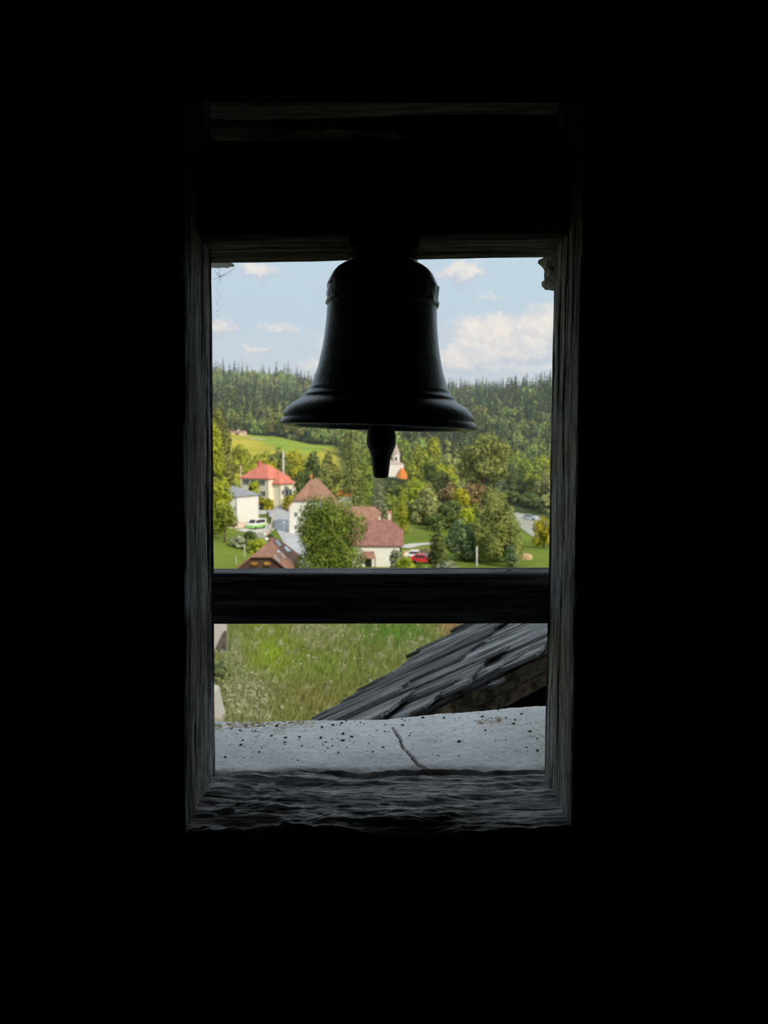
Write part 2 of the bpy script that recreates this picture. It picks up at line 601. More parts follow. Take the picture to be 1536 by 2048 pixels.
def G(px, py, start=30.0):
    """the point of the terrain that the photograph shows at a pixel"""
    r = ray(px, py)
    r = r / r.y
    y = start
    while y < 1200:
        if r.z * y <= gz(r.x * y, y):
            a, b = y - 1.0, y
            for _ in range(18):
                mid = (a + b) / 2
                if r.z * mid <= gz(r.x * mid, mid):
                    b = mid
                else:
                    a = mid
            y = b
            return Vector((r.x * y, y, gz(r.x * y, y)))
        y += 1.0
    return r * 1200


def at(px, Y):
    x = (px - 768) / F * Y
    return Vector((x, Y, gz(x, Y)))


ug = np.concatenate([np.linspace(-1.6, -0.34, 14), np.linspace(-0.32, 0.32, 97), np.linspace(0.34, 1.6, 14)])
yg = np.concatenate([np.linspace(-60, 30, 7), np.linspace(36, 130, 72), np.linspace(133, 460, 120), np.linspace(468, 1300, 60)])
UU, YY = np.meshgrid(ug, yg)
XX = UU * np.maximum(np.abs(YY), 60.0)
ZZ = ground_z(XX, YY)
nv, nu = YY.shape
me = bpy.data.meshes.new('ground')
co = np.stack([XX, YY, ZZ], -1).reshape(-1, 3)
idx = np.arange(nv * nu).reshape(nv, nu)
quads = np.stack([idx[:-1, :-1], idx[:-1, 1:], idx[1:, 1:], idx[1:, :-1]], -1).reshape(-1, 4)
me.from_pydata(co.tolist(), [], quads.tolist())
me.polygons.foreach_set('use_smooth', [True] * len(me.polygons))
U, Yf = UU.reshape(-1), YY.reshape(-1)
PXg = 768 + F * U
lawn = np.array([0.17, 0.23, 0.045])
rough = np.array([0.16, 0.18, 0.06])
meadow = np.array([0.47, 0.42, 0.060])
meadow2 = np.array([0.30, 0.40, 0.055])
soil = np.array([0.060, 0.085, 0.030])
town = np.array([0.17, 0.21, 0.06])


def sm(v, a, b):
    s = np.clip((v - a) / (b - a), 0, 1)
    return (s * s * (3 - 2 * s))[:, None]


cc = rough + (lawn - rough) * sm(Yf, 82, 95)
cc = cc + (town - cc) * sm(Yf, 150, 190) * sm(-PXg, -900, -800)
cc = cc + (soil - cc) * sm(Yf, 200, 260) * sm(PXg, 700, 780)
mead = sm(Yf, 245, 262) * sm(-PXg, -690, -665)
mix_m = sm(Yf + 40 * np.sin(U * 40), 395, 425)
cc = cc + ((meadow * (1 - mix_m) + meadow2 * mix_m) - cc) * mead
cc = cc + (soil - cc) * sm(Yf, 445, 465)
ca = me.color_attributes.new('cover', 'FLOAT_COLOR', 'POINT')
ca.data.foreach_set('color', np.concatenate([cc, np.ones((len(cc), 1))], 1).reshape(-1).astype(np.float32))
ground = link('ground', me, None, MATS['ground_cover'])
tag(ground, 'green grassy valley floor and hillsides below the tower', 'ground', kind='structure')


def strip(name, pts, width, mat, lift=0.10, label=None, cat=None, n=8):
    """a ribbon draped over the terrain along ground points; width may vary per point"""
    P2 = [Vector((p.x, p.y)) for p in pts]
    ws = width if isinstance(width, (list, tuple)) else [width] * len(pts)
    dense, dw = [], []
    for i in range(len(P2) - 1):
        for k in range(n):
            s = k / n
            dense.append(P2[i].lerp(P2[i + 1], s))
            dw.append(ws[i] + (ws[i + 1] - ws[i]) * s)
    dense.append(P2[-1])
    dw.append(ws[-1])
    vs, fs = [], []
    NW = 6
    for i, p in enumerate(dense):
        d = (dense[min(i + 1, len(dense) - 1)] - dense[max(i - 1, 0)]).normalized()
        a = Vector((-d.y, d.x))
        for k in range(NW + 1):
            q = p + a * dw[i] * (k / NW - 0.5)
            vs.append((q.x, q.y, gz(q.x, q.y) + lift))
    for i in range(len(dense) - 1):
        for k in range(NW):
            b = i * (NW + 1) + k
            fs.append((b, b + 1, b + NW + 2, b + NW + 1))
    mb = MB().add(vs, fs, True)
    o = mb.build(name, mat)
    return tag(o, label, cat, kind='structure')


# ------------------------------------------------------------------ the dark belfry room
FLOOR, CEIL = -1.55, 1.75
WX0, WX1, WY0, WY1 = -2.2, 2.6, -3.0, 1.195
WT = 1.68      # outer face of the tower wall


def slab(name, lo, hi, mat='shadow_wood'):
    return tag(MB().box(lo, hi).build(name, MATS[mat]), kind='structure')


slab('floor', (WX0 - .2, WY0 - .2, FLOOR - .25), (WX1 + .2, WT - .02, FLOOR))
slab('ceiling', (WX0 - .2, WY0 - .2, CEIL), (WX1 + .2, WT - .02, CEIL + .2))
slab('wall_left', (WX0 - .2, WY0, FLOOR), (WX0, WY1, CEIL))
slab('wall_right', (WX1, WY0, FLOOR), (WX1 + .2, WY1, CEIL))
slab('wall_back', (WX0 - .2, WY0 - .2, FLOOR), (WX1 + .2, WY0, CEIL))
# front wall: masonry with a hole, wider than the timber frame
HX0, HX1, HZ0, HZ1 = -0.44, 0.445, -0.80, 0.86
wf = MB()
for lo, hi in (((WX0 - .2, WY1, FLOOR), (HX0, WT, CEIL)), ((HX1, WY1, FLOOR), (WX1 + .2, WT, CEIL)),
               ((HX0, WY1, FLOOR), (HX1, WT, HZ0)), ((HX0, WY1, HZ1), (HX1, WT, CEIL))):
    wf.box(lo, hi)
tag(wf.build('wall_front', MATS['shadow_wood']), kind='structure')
# tower shaft and the storeys above, seen only from outside: they shade the roof next to the window
tw = MB()
tw.box((-3.4, -5, -18), (6.4, WT - .04, FLOOR - .25))
tw.box((-3.4, -5, CEIL + .2), (6.4, WT - .04, 7.0))
tw.box((-3.4, -5, FLOOR - .25), (WX0 - .2, WT - .04, CEIL + .2))
tw.box((WX1 + .2, -5, FLOOR - .25), (6.4, WT - .04, CEIL + .2))
tw.box((WX0 - .2, -5, FLOOR - .25), (WX1 + .2, WY0 - .2, CEIL + .2))
tag(tw.build('wall_outer', MATS['tower_plaster']), kind='structure')


def timber(name, mat, parent, near0, near1, far0, far1, outward, nl=110, nw=26, seed=0.0,
           rough=0.004, chip=0.008, cracks=(), grain=1.0):
    """hewn timber: the seen face spans near0-near1 (edge towards the room) and far0-far1 (outer edge);
    the body goes back by the vector outward. The face is a fine grid with grain, chips and cracks."""
    near0, near1, far0, far1, outv = map(Vector, (near0, near1, far0, far1, outward))
    nrm = -outv.normalized()
    ring = []
    L = (near1 - near0).length
    vs = []
    # cross-section: back near, [face near .. far], back far
    for i in range(nl + 1):
        s = i / nl
        a, b = near0.lerp(near1, s), far0.lerp(far1, s)
        wdir = (b - a)
        W = wdir.length
        wd = wdir.normalized()
        row = [a + outv]
        # near edge is rounded and chipped
        for k in range(5):
            q = a + outv * (0.55 * (1 - k / 4) ** 2)
            nz = fbm((s * L * 9 + seed, k * 1.7 + seed, 3.1))
            row.append(q - wd * (0.004 * math.sin(k / 4 * math.pi) + 0.5 * chip * nz) + nrm * 0)
        for k in range(1, nw):
            u = k / nw
            p = a.lerp(b, u)
            g = fbm((s * L * 2.2 + seed, u * W * 90 * grain, seed + 1.3), 4)
            g2 = fbm((s * L * 5 + seed, u * W * 24, seed + 8.3), 3)
            g3 = fbm((s * L * 4 + seed, u * W * 260 * grain, seed + 4.3), 3)
            d = rough * (0.9 * g + 0.9 * g2 + 0.5 * g3)
            # worn edges
            e = min(u, 1 - u)
            if e < 0.14:
                kk = 1 - e / 0.14
                d -= kk * kk * (0.004 + chip * max(0.0, fbm((s * L * 7, u * 2 + seed, 5.5), 3) + 0.35))
            for (cu, amp, s0, s1, wdt, dep) in cracks:
                if s0 < s < s1:
                    cpos = cu + amp * fbm((s * 3.1 * L, cu * 13, seed), 2)
                    fade = min(1, (s - s0) * 8, (s1 - s) * 8)
                    q = abs(u - cpos) * W / wdt
                    if q < 1:
                        d -= dep * fade * (1 - q * q)
            row.append(p + nrm * d)
        for k in range(4):
            nz = fbm((s * L * 8 + seed, k * 1.9, 7.7 + seed))
            row.append(b + outv * (0.5 * (k / 3) ** 2) + wd * 0.4 * chip * nz)
        row.append(b + outv)
        vs += row
        m_ = len(row)
    fs = []
    for i in range(nl):
        for k in range(m_):
            k2 = (k + 1) % m_
            fs.append((i * m_ + k, i * m_ + k2, (i + 1) * m_ + k2, (i + 1) * m_ + k))
    fs.append(tuple(range(m_)))
    fs.append(tuple(range(nl * m_, (nl + 1) * m_)))
    mb = MB().add(vs, fs, True)
    return mb.build(name, mat, parent)


win = empty('window_1', (0, 1.2, -0.6), 0, kind='structure')
tag(win, 'weathered timber frame of the belfry opening', 'window')
WO = Vector((0, 1.2, -0.6))


def W(p):
    return Vector(p) - WO


# posts: pixel lines of the near and the far edge of the lit reveal
lp = timber('post', MATS['timber_vertical'], win, W(P(376, 1690, 1.2)), W(P(368, 60, 1.2)), W(P(430, 1600, 1.38)), W(P(420, 60, 1.38)),
            (-0.115, 0, 0), 240, 70, 1.0, 0.0022, 0.009,
            ((0.80, 0.10, 0.10, 0.62, 0.007, 0.014), (0.30, 0.08, 0.02, 0.22, 0.006, 0.010), (0.62, 0.1, 0.55, 0.95, 0.004, 0.006)))
rp = timber('post', MATS['timber_vertical'], win, W(P(1137, 1700, 1.2)), W(P(1170, 60, 1.2)), W(P(1088, 1600, 1.38)), W(P(1118, 60, 1.38)),
            (0.115, 0, 0), 240, 70, 5.0, 0.0022, 0.009,
            ((0.46, 0.06, 0.02, 0.97, 0.006, 0.016), (0.72, 0.10, 0.42, 0.78, 0.008, 0.010), (0.2, 0.1, 0.6, 0.9, 0.004, 0.006)))
# header across the top of the posts
hd_ = MB()
vs, fs = [], []
NS, NR = 140, 28
for i in range(NS + 1):
    x = -0.44 + 0.88 * i / NS
    for q in range(NR):
        a = 2 * math.pi * q / NR
        r = 0.075 + 0.004 * fbm((x * 5, a * 2.5, 1.7), 4) + 0.0025 * fbm((x * 2, a * 12, 4.7), 3)
        vs.append(W((x, 1.462 + r * math.cos(a), 0.694 + 0.006 * math.sin(x * 5) + r * math.sin(a))))
for i in range(NS):
    for q in range(NR):
        q2 = (q + 1) % NR
        fs.append((i * NR + q, i * NR + q2, (i + 1) * NR + q2, (i + 1) * NR + q))
MB().add(vs, fs, True).build('header', MATS['header_wood'], win)
MB().box(W((-0.46, 1.19, 0.538)), W((0.46, 1.235, 0.88))).build('header_shade', MATS['header_shade_wood'], win)  # added black board stands in for shade over the upper log
# outer lintel: a rough log face on the outside of the wall, its top edge broken away
grid_ = []


def lintel_top(x):
    b = 0.668 + 0.006 * fbm((x * 9, 1, 1), 3)
    return b - 0.045 * max(0.0, min(1.0, (x + 0.02) / 0.1)) * max(0.0, 0.45 + fbm((x * 8 + 3, 0.3, 2), 3))


vs, fs = [], []
NX, NZ = 160, 30
for j in range(NZ + 1):
    for i in range(NX + 1):
        x = -0.44 + 0.88 * i / NX
        zt, zb = lintel_top(x), 0.452 + 0.008 * fbm((x * 6, 7, 2), 3)
        z = zb + (zt - zb) * j / NZ
        y = 1.590 + 0.010 * fbm((x * 4, z * 45, 2.2), 4) + 0.012 * fbm((x * 14, z * 20, 5.2), 3) + 0.02 * max(0, j / NZ - 0.9) / 0.1
        vs.append(W((x, y, z)))
n_ = NX + 1
fs = [(j * n_ + i, j * n_ + i + 1, (j + 1) * n_ + i + 1, (j + 1) * n_ + i) for j in range(NZ) for i in range(NX)]
b_ = len(vs)
vs += [W((-0.44 + 0.88 * i / NX, 1.665, z)) for z in (0.44, 0.62) for i in range(NX + 1)]
for i in range(NX):
    fs.append((i, i + 1, b_ + i + 1, b_ + i))
    fs.append((NZ * n_ + i, NZ * n_ + i + 1, b_ + n_ + i + 1, b_ + n_ + i))
    fs.append((b_ + i, b_ + i + 1, b_ + n_ + i + 1, b_ + n_ + i))
MB().add(vs, fs, True).build('lintel', MATS['lintel_wood'], win)
MB().box(W((-0.44, 1.655, 0.60)), W((0.445, 1.68, 0.845))).build('gap_backing', MATS['shadow_wood'], win)  # added backing keeps the gap dark; slit above it lets skylight in
# hidden limewashed sides of the opening, added to bounce light onto sill and posts
MB().box(W((-0.44, 1.385, -0.62)), W((-0.412, 1.68, 0.86))).build('reveal_bounce', MATS['lime_white'], win)
MB().box(W((0.415, 1.385, -0.60)), W((0.445, 1.68, 0.86))).build('reveal_bounce', MATS['lime_white'], win)


def grid_top(name, mat, parent, x0, x1, nx, y0, y1, ny, zf, thick, origin, dirt=None):
    """a thick slab with a relief top given by zf(x, y)"""
    vs, dv = [], []
    for j in range(ny + 1):
        for i in range(nx + 1):
            fx, fy = i / nx, j / ny
            y_a, y_b = y0(fx), y1(fx)
            x = x0(fy) + (x1(fy) - x0(fy)) * fx
            y = y_a + (y_b - y_a) * fy
            vs.append(Vector((x, y, zf(x, y, fx, fy))))
            if dirt:
                dv.append(dirt(x, y, fx, fy))
    n = nx + 1
    fs = [(j * n + i, j * n + i + 1, (j + 1) * n + i + 1, (j + 1) * n + i) for j in range(ny) for i in range(nx)]
    border = [i for i in range(nx + 1)] + [j * n + nx for j in range(1, ny + 1)] + [ny * n + i for i in range(nx - 1, -1, -1)] + [j * n for j in range(ny - 1, 0, -1)]
    b0 = len(vs)
    zb = min(v.z for v in vs) - thick
    for k in border:
        vs.append(Vector((vs[k].x, vs[k].y, zb)))
        if dirt:
            dv.append((0, 0))
    for k in range(len(border)):
        k2 = (k + 1) % len(border)
        fs.append((border[k], b0 + k, b0 + k2, border[k2]))
    fs.append(tuple(reversed(range(b0, b0 + len(border)))))
    vs = [v - origin for v in vs]
    me = bpy.data.meshes.new(name)
    me.from_pydata([tuple(v) for v in vs], [], fs)
    me.polygons.foreach_set('use_smooth', [True] * len(fs))
    if dirt:
        ca = me.color_attributes.new('dirt', 'FLOAT_COLOR', 'POINT')
        ca.data.foreach_set('color', np.array([(a, b, 0, 1) for a, b in dv], np.float32).reshape(-1))
    return link(name, me, parent, mat)


# timber sill, eroded into ridges along the grain
def sill_z(x, y, fx, fy):
    g = fbm((x * 6 + 3, y * 75, 0.4), 5)
    g2 = fbm((x * 14, y * 32, 2.4), 4)
    big = fbm((x * 4, y * 9, 6.0), 3)
    ero = max(0.0, 0.6 + fbm((x * 3.0, y * 4, 11.0), 2) - abs(fx - 0.5) * 0.8)
    g3 = fbm((x * 22, y * 190, 9.1), 4)
    z = -0.598 + 0.0036 * g * (0.5 + ero) + 0.0042 * g2 * ero + 0.004 * big + 0.0016 * g3
    z += 0.0055 * math.tanh(7 * fbm((x * 4.5, y * 30, 4.9), 4)) * min(1.0, ero) + 0.003 * math.tanh(8 * fbm((x * 10, y * 60, 14.9), 3)) * min(1.0, ero)
    d = 0.20 - fy
    if d > 0:
        z -= (d / 0.20) ** 2 * (0.004 + 0.009 * max(0.0, 0.4 + fbm((x * 13, 2.2, 4.4), 4)))
    if fy > 0.80:       # sagging back edge, towards the gap
        z -= ((fy - 0.80) / 0.20) ** 2 * (0.007 * max(0, 0.1 + fbm((x * 9, 9.2, 1.4), 3)) + 0.004 * (1 - abs(fx - .45) * 2) - 0.009)
    return z


grid_top('sill_beam', MATS['timber_sill'], win,
         lambda fy: -0.345, lambda fy: 0.345, 400,
         lambda fx: 1.200 + 0.006 * fbm((fx * 9, 0, 0.5), 3), lambda fx: 1.374 + 0.006 * fbm((fx * 8, 3, 0.5), 3) + 0.012 * (fx - 0.5), 140,
         sill_z, 0.10, WO)

# plaster sill outside the timber: humped, cracked, with lichen on its outer left edge
CR = [P(a, b, 1.0) for a, b in ((783, 1448), (800, 1472), (806, 1495), (822, 1512), (835, 1528), (850, 1536), (858, 1556))]
CR = [(PZ(a, b, -0.585).x, PZ(a, b, -0.585).y) for a, b in ((785, 1449), (800, 1474), (806, 1495), (822, 1511), (836, 1528), (850, 1534), (858, 1558))]


def crack_d(x, y):
    best = 9
    for (ax, ay), (bx, by) in zip(CR[:-1], CR[1:]):
        vx, vy = bx - ax, by - ay
        s = max(0, min(1, ((x - ax) * vx + (y - ay) * vy) / (vx * vx + vy * vy)))
        best = min(best, math.hypot(x - ax - s * vx, y - ay - s * vy))
    return best + 0.0015 * fbm((x * 60, y * 60, 1.0), 2)


EDGE = [(-0.40, -0.598), (-0.365, -0.597), (-0.13, -0.597), (0.0, -0.592), (0.12, -0.580), (0.24, -0.570), (0.30, -0.566), (0.36, -0.563), (0.44, -0.562)]
_ex, _ez = np.array([a for a, b in EDGE]), np.array([b for a, b in EDGE])


def plaster_z(x, y, fx, fy):
    zb = float(np.interp(x, _ex, _ez))
    z = -0.588 + (zb + 0.588) * fy ** 1.5 + 0.0035 * fbm((x * 7, y * 7, 3.3), 4) + 0.0012 * fbm((x * 60, y * 60, 1.1), 3)
    if fy < 0.09:
        z -= (1 - fy / 0.09) ** 2 * (0.001 + 0.009 * max(0.0, 0.1 + fbm((x * 14, 5, 5), 3)))
    if fy > 0.95:
        z -= ((fy - 0.95) / 0.05) ** 2 * 0.006
    d = crack_d(x, y)
    if d < 0.0035:
        z -= 0.006 * (1 - d / 0.0035)
    return z


def plaster_dirt(x, y, fx, fy):
    d = crack_d(x, y)
    a = 0.9 if d < 0.0022 else (0.45 if d < 0.004 else 0.0)
    if fy < 0.07:
        a = max(a, (1 - fy / 0.07) * (0.55 + 0.6 * fbm((x * 20, y * 40, 2), 3)))
    l = 1.6 * max(0.0, (fy - 0.66) / 0.34) * max(0.0, min(1.0, (-0.06 - x) / 0.18))
    r = max(0.0, 1 - math.hypot((x - 0.34) / 0.06, (y - 1.5) / 0.16)) * 0.5
    return (min(1, max(0, a)), min(1, l + r))


grid_top('plaster_sill', MATS['sill_plaster'], win,
         lambda fy: -0.435, lambda fy: 0.440, 330,
         lambda fx: 1.384 + 0.005 * fbm((fx * 10, 7, 0.5), 4) + 0.012 * (fx - 0.5), lambda fx: 1.68, 95,
         plaster_z, 0.16, WO, plaster_dirt)

# crumbs and grit lying on the sill
cb = MB()
for i in range(210):
    x, y = rnd.uniform(-0.33, 0.33), 1.42 + 0.25 * rnd.random() ** 0.8
    fx, fy = (x + 0.435) / 0.875, (y - 1.384) / 0.296
    r = 0.0011 + 0.0030 * rnd.random() ** 5
    z = plaster_z(x, y, fx, fy)
    M = Matrix.Translation((x, y, z + r * 0.2)) @ Matrix.Rotation(rnd.random() * 6, 4, 'Z') @ Matrix.Diagonal((r * 1.6, r, r * 0.8, 1))
    vs = [M @ Vector(v) for v in ((1, 0, 0), (-.9, .2, 0), (.1, 1, .1), (0, -1, -.1), (.1, 0, 1), (0, .1, -.6))]
    cb.add(vs, [(0, 2, 4), (2, 1, 4), (1, 3, 4), (3, 0, 4), (2, 0, 5), (1, 2, 5), (3, 1, 5), (0, 3, 5)])
tag(cb.build('crumbs', MATS['crumb']), 'dark grit and crumbs scattered over the white plaster sill', 'crumbs', kind='stuff')
# dry twiglets and moss at the outer edge
tb = MB()
for i in range(26):
    p = PZ(rnd.uniform(955, 1000), rnd.uniform(1434, 1443), -0.572)
    p.z = plaster_z(p.x, p.y, (p.x + 0.435) / 0.875, min(1, (p.y - 1.384) / 0.296)) + 0.002
    d = Vector((rnd.uniform(-1, 1), rnd.uniform(-.6, .6), rnd.uniform(0, .5))) * 0.010
    tb.tube([p - d * .4, p, p + d], [0.0006, 0.0007, 0.0003], 4)
tag(tb.build('dry_leaves', MATS['hay']), 'tuft of dry reddish plant bits on the outer edge of the plaster sill', 'leaves', kind='stuff')

# broken plaster and stone under the lintel, right and left corners
def lump(name, mat, c, rad, seed, parent=None, amp=0.35, seg=22):
    bm = bmesh.new()
    bmesh.ops.create_icosphere(bm, subdivisions=4, radius=1.0)
    for v in bm.verts:
        d = v.co.normalized()
        k = 1 + amp * fbm(d * 1.6 + Vector((seed, 0, 0)), 4)
        q = Vector([math.copysign(abs(x) ** 0.6, x) for x in d]) * k
        v.co = Vector((q.x * rad[0], q.y * rad[1], q.z * rad[2]))
    me = bpy.data.meshes.new(name)
    bm.to_mesh(me)
    bm.free()
    o = link(name, me, parent, mat)
    o.location = c
    return o


st_ = empty('corner_stone', P(1120, 545, 1.56), 0, label='broken stone chunk jutting out under the top right corner of the opening', cat='stone')
lump('stone', MATS['stone_chunk'], P(1120, 530, 1.56) - st_.location, (0.034, 0.045, 0.026), 3.0, st_)
lump('stone', MATS['stone_chunk'], P(1126, 562, 1.57) - st_.location, (0.037, 0.050, 0.013), 9.0, st_, 0.2)
ls = MB()
for i in range(1):
    pass
lump('plaster_patch', MATS['lime_white'], W(P(430, 524, 1.60)), (0.030, 0.045, 0.0046), 5.0, win, 0.3)

# ------------------------------------------------------------------ beam that carries the bell, rail across the opening
b0, b1 = W((-0.345, 1.29, 0.351)), W((0.345, 1.29, 0.351))
bb = empty('bell_beam', (0, 1.365, 0.351), 0, label='thick dark hewn beam between the posts that carries the bell', cat='beam')
BO = Vector((0, 1.365, 0.351))
timber('timber', MATS['timber_brown'], bb, Vector((-0.335, 1.29, 0.349)) - BO, Vector((0.335, 1.29, 0.353)) - BO,
       Vector((-0.335, 1.44, 0.344)) - BO, Vector((0.335, 1.44, 0.356)) - BO, (0, 0, 0.153), 130, 30, 21.0, 0.003, 0.010,
       ((0.45, 0.15, 0.02, 0.5, 0.004, 0.006), (0.7, 0.1, 0.55, 0.98, 0.004, 0.006)))

rail = empty('window_rail', (0, 1.42, -0.21), 0, label='squared timber rail across the opening below the bell', cat='rail')
RO = Vector((0, 1.42, -0.21))


def rl(px, py, Y):
    return P(px, py, Y) - RO


timber('timber', MATS['timber_horizontal'], rail, rl(395, 1147, 1.395), rl(1135, 1146, 1.395), rl(395, 1137.5, 1.452), rl(1135, 1135, 1.452),
       (0, 0, -0.0935), 150, 12, 33.0, 0.0012, 0.003, ((0.5, 0.1, 0.0, 0.45, 0.002, 0.002), (0.6, 0.2, 0.75, 0.99, 0.002, 0.003)))
nb = MB()
q = rl(1018, 1141, 1.42)
nb.lathe([(0.0048, 0), (0.005, 0.001), (0.0042, 0.0022), (0.001, 0.0026)], 10, Matrix.Translation(q + Vector((0, 0, -.0005))))
nb.build('nail', MATS['iron'], rail)

# ------------------------------------------------------------------ bell
BY = 1.365
BELL = P(757, 855, BY)
bell = empty('bell', BELL, 0, label='small dark bronze bell hanging in the opening, lit along its rims', cat='bell')
bell.rotation_euler = (0, R(1.75), 0)
k = 1 / 3.491 * BY / F     # zoomed pixels to metres
prof = [(677, 0), (680, 10), (676, 26), (662, 44), (655, 52), (660, 58), (652, 90), (632, 118), (606, 142), (570, 165), (538, 184), (530, 192), (531, 202), (518, 214),
        (496, 232), (488, 244), (489, 252), (478, 264), (462, 300), (446, 345), (430, 400), (417, 460), (405, 520), (394, 590), (386, 660), (380, 730), (376, 810),
        (375, 822), (387, 834), (384, 850), (378, 866), (381, 900), (379, 930), (383, 955), (376, 968), (368, 990), (357, 1010), (342, 1038), (318, 1066), (286, 1088), (252, 1100), (232, 1104), (231, 1112), (236, 1124), (232, 1148)]
outer = [(r * k, z * k) for r, z in prof]
inner = [(max(0.004, (r - (95 if z < 120 else 62)) * k), z * k) for r, z in reversed(prof) if z < 1050]
SEG = 96
vs, fs = [], []
ringp = outer + [(0.004, outer[-1][1])] 
ringi = [(0.004, 1045 * k)] + inner + [((640) * k, -0.001)]
full = list(reversed(ringp)) + [((660) * k, -0.0012)] + list(reversed(ringi))
for i, (r, z) in enumerate(full):
    for s in range(SEG):
        a = 2 * math.pi * s / SEG
        rr, zz = r, z
        zz += 0.0011 * fbm((math.cos(a) * 5, math.sin(a) * 5, 2.0), 3) * (1 if z < 0.01 else 0)
        zr = z / k
        if 826 < zr < 962 and r > 300 * k:      # cast relief band on the shoulder
            rr += 0.0040 * max(-0.2, fbm((math.cos(a) * 9, math.sin(a) * 9, z * 90), 3))
        vs.append((rr * math.cos(a), rr * math.sin(a), zz))
for i in range(len(full) - 1):
    for s in range(SEG):
        s2 = (s + 1) % SEG
        fs.append((i * SEG + s, i * SEG + s2, (i + 1) * SEG + s2, (i + 1) * SEG + s))
fs.append(tuple(range(SEG)))
fs.append(tuple(reversed(range((len(full) - 1) * SEG, len(full) * SEG))))
MB().add(vs, fs, True).build('bell_body', MATS['bronze'], bell)
# crown loops and the iron straps that hold it to the beam
cr_ = MB()
ztop = 1148 * k
for a in (0, math.pi / 2):
    ca, sa = math.cos(a), math.sin(a)
    pts = [Vector((ca * 0.040 * math.cos(q), sa * 0.040 * math.cos(q), ztop - 0.004 + 0.026 * math.sin(q))) for q in np.linspace(0, math.pi, 9)]
    cr_.tube(pts, 0.009, 8)
cr_.lathe([(0.05, ztop - 0.004), (0.05, ztop + 0.004), (0.022, ztop + 0.010), (0.02, ztop + 0.018)], 20)
cr_.build('crown', MATS['bronze'], bell)
sp = MB()
for x in (-0.040, 0.042):
    sp.box((x - 0.016, -0.082, ztop + 0.002), (x + 0.016, -0.0775, ztop + 0.15))
    sp.box((x - 0.016, -0.082, ztop - 0.001), (x + 0.016, 0.02, ztop + 0.005))
sp.build('strap', MATS['iron'], bell)
# clapper: flattened knob narrowing to a tail
kk = k
cl = [(10, 900), (12, 500), (30, 300), (62, 120), (88, 40), (93, -20), (100, -62), (102, -100), (98, -128), (84, -160), (70, -195), (62, -235), (57, -290), (52, -330), (47, -344), (34, -350)]
MB().lathe([(r * kk, z * kk) for r, z in reversed(cl)], 24, Matrix.Translation((0.0052, 0, 0)) @ Matrix.Rotation(R(-1.2), 4, 'Y')).build('clapper', MATS['iron'], bell)

# cobweb in the top left corner of the opening
wb = MB()


def wp(x, y):
    return P(x, y, 1.46 + rnd.uniform(-.01, .01))


hub = (440, 554)
for e in ((427, 538), (437, 533), (450, 545), (462, 540), (427, 560), (445, 566), (455, 549), (432, 548), (474, 536)):
    pts = [wp(*hub)]
    for s in (0.35, 0.7, 1.0):
        pts.append(wp(hub[0] + (e[0] - hub[0]) * s + rnd.uniform(-1.5, 1.5), hub[1] + (e[1] - hub[1]) * s + rnd.uniform(-1.5, 1.5)))
    wb.tube(pts, [0.00035, 0.0003, 0.0003, 0.0002], 4)
for i in range(46):
    s = rnd.random()
    x, y = 428 + 14 * rnd.random() ** 1.5 + 10 * (1 - s) * rnd.random(), 545 + 110 * s
    a = rnd.uniform(0, 6.28)
    l = rnd.uniform(1.5, 5)
    wb.tube([wp(x, y), wp(x + l * math.cos(a), y + l * math.sin(a))], 0.00016, 3)
tag(wb.build('cobweb', MATS['web']), 'thin dusty cobweb in the top left corner of the opening', 'cobweb')

# ------------------------------------------------------------------ shingled roof below the window on the right
Z0, PITCH = -1.35, R(26.0)
E1, E2 = PZ(655, 1452, Z0), PZ(950, 1250, Z0)
ee = (E2 - E1).normalized()
wv_ = Vector((ee.y, -ee.x, 0))
ss = wv_ * math.cos(PITCH) + Vector((0, 0, math.sin(PITCH)))
nn = ee.cross(ss)
if nn.z < 0:
    nn = -nn
roofM = Matrix(((ss.x, ee.x, nn.x, E1.x), (ss.y, ee.y, nn.y, E1.y), (ss.z, ee.z, nn.z, E1.z), (0, 0, 0, 1)))
roof = empty('shingled_roof')
roof.matrix_world = roofM
tag(roof, 'steep roof of long weathered grey wooden shakes right below the opening', 'roof')


def on_roof(px, py):
    r = ray(px, py)
    kq = E1.dot(nn) / r.dot(nn)
    return roofM.inverted() @ (r * kq)


rr_ = random.Random(11)


def shake_mesh(L, Wd, T, seed):
    """one split shake, length along +x from its butt, thin at the top end; uneven surface"""
    nx, ny = 14, 8
    vs = []
    for top in (1, 0):
        for i in range(nx + 1):
            for j in range(ny + 1):
                x, v = i / nx, j / ny - 0.5
                taper = T * (1 - 0.55 * x)
                z = taper * top
                if top:
                    z += 0.0045 * fbm((x * 2 + seed, v * 9, seed), 4) + 0.004 * fbm((x * 1.2 + seed, v * 2.0, 2), 2)
                yy = v * Wd * (1 + 0.05 * fbm((x * 4, seed, v), 2))
                xx = x * L + (0.022 * fbm((v * 3, seed, 4), 3) if i == 0 else 0)
                vs.append((xx, yy, z))
    n1 = (nx + 1) * (ny + 1)
    fs = []
    for i in range(nx):
        for j in range(ny):
            a = i * (ny + 1) + j
            fs.append((a, a + ny + 1, a + ny + 2, a + 1))
            fs.append((n1 + a, n1 + a + 1, n1 + a + ny + 2, n1 + a + ny + 1))
    for i in range(nx):
        for j in (0, ny):
            a, b = i * (ny + 1) + j, (i + 1) * (ny + 1) + j
            fs.append((a, b, b + n1, a + n1))
    for j in range(ny):
        for i in (0, nx):
            a = i * (ny + 1) + j
            fs.append((a, a + 1, a + 1 + n1, a + n1))
    return MB().add(vs, fs, False).mesh('shake')


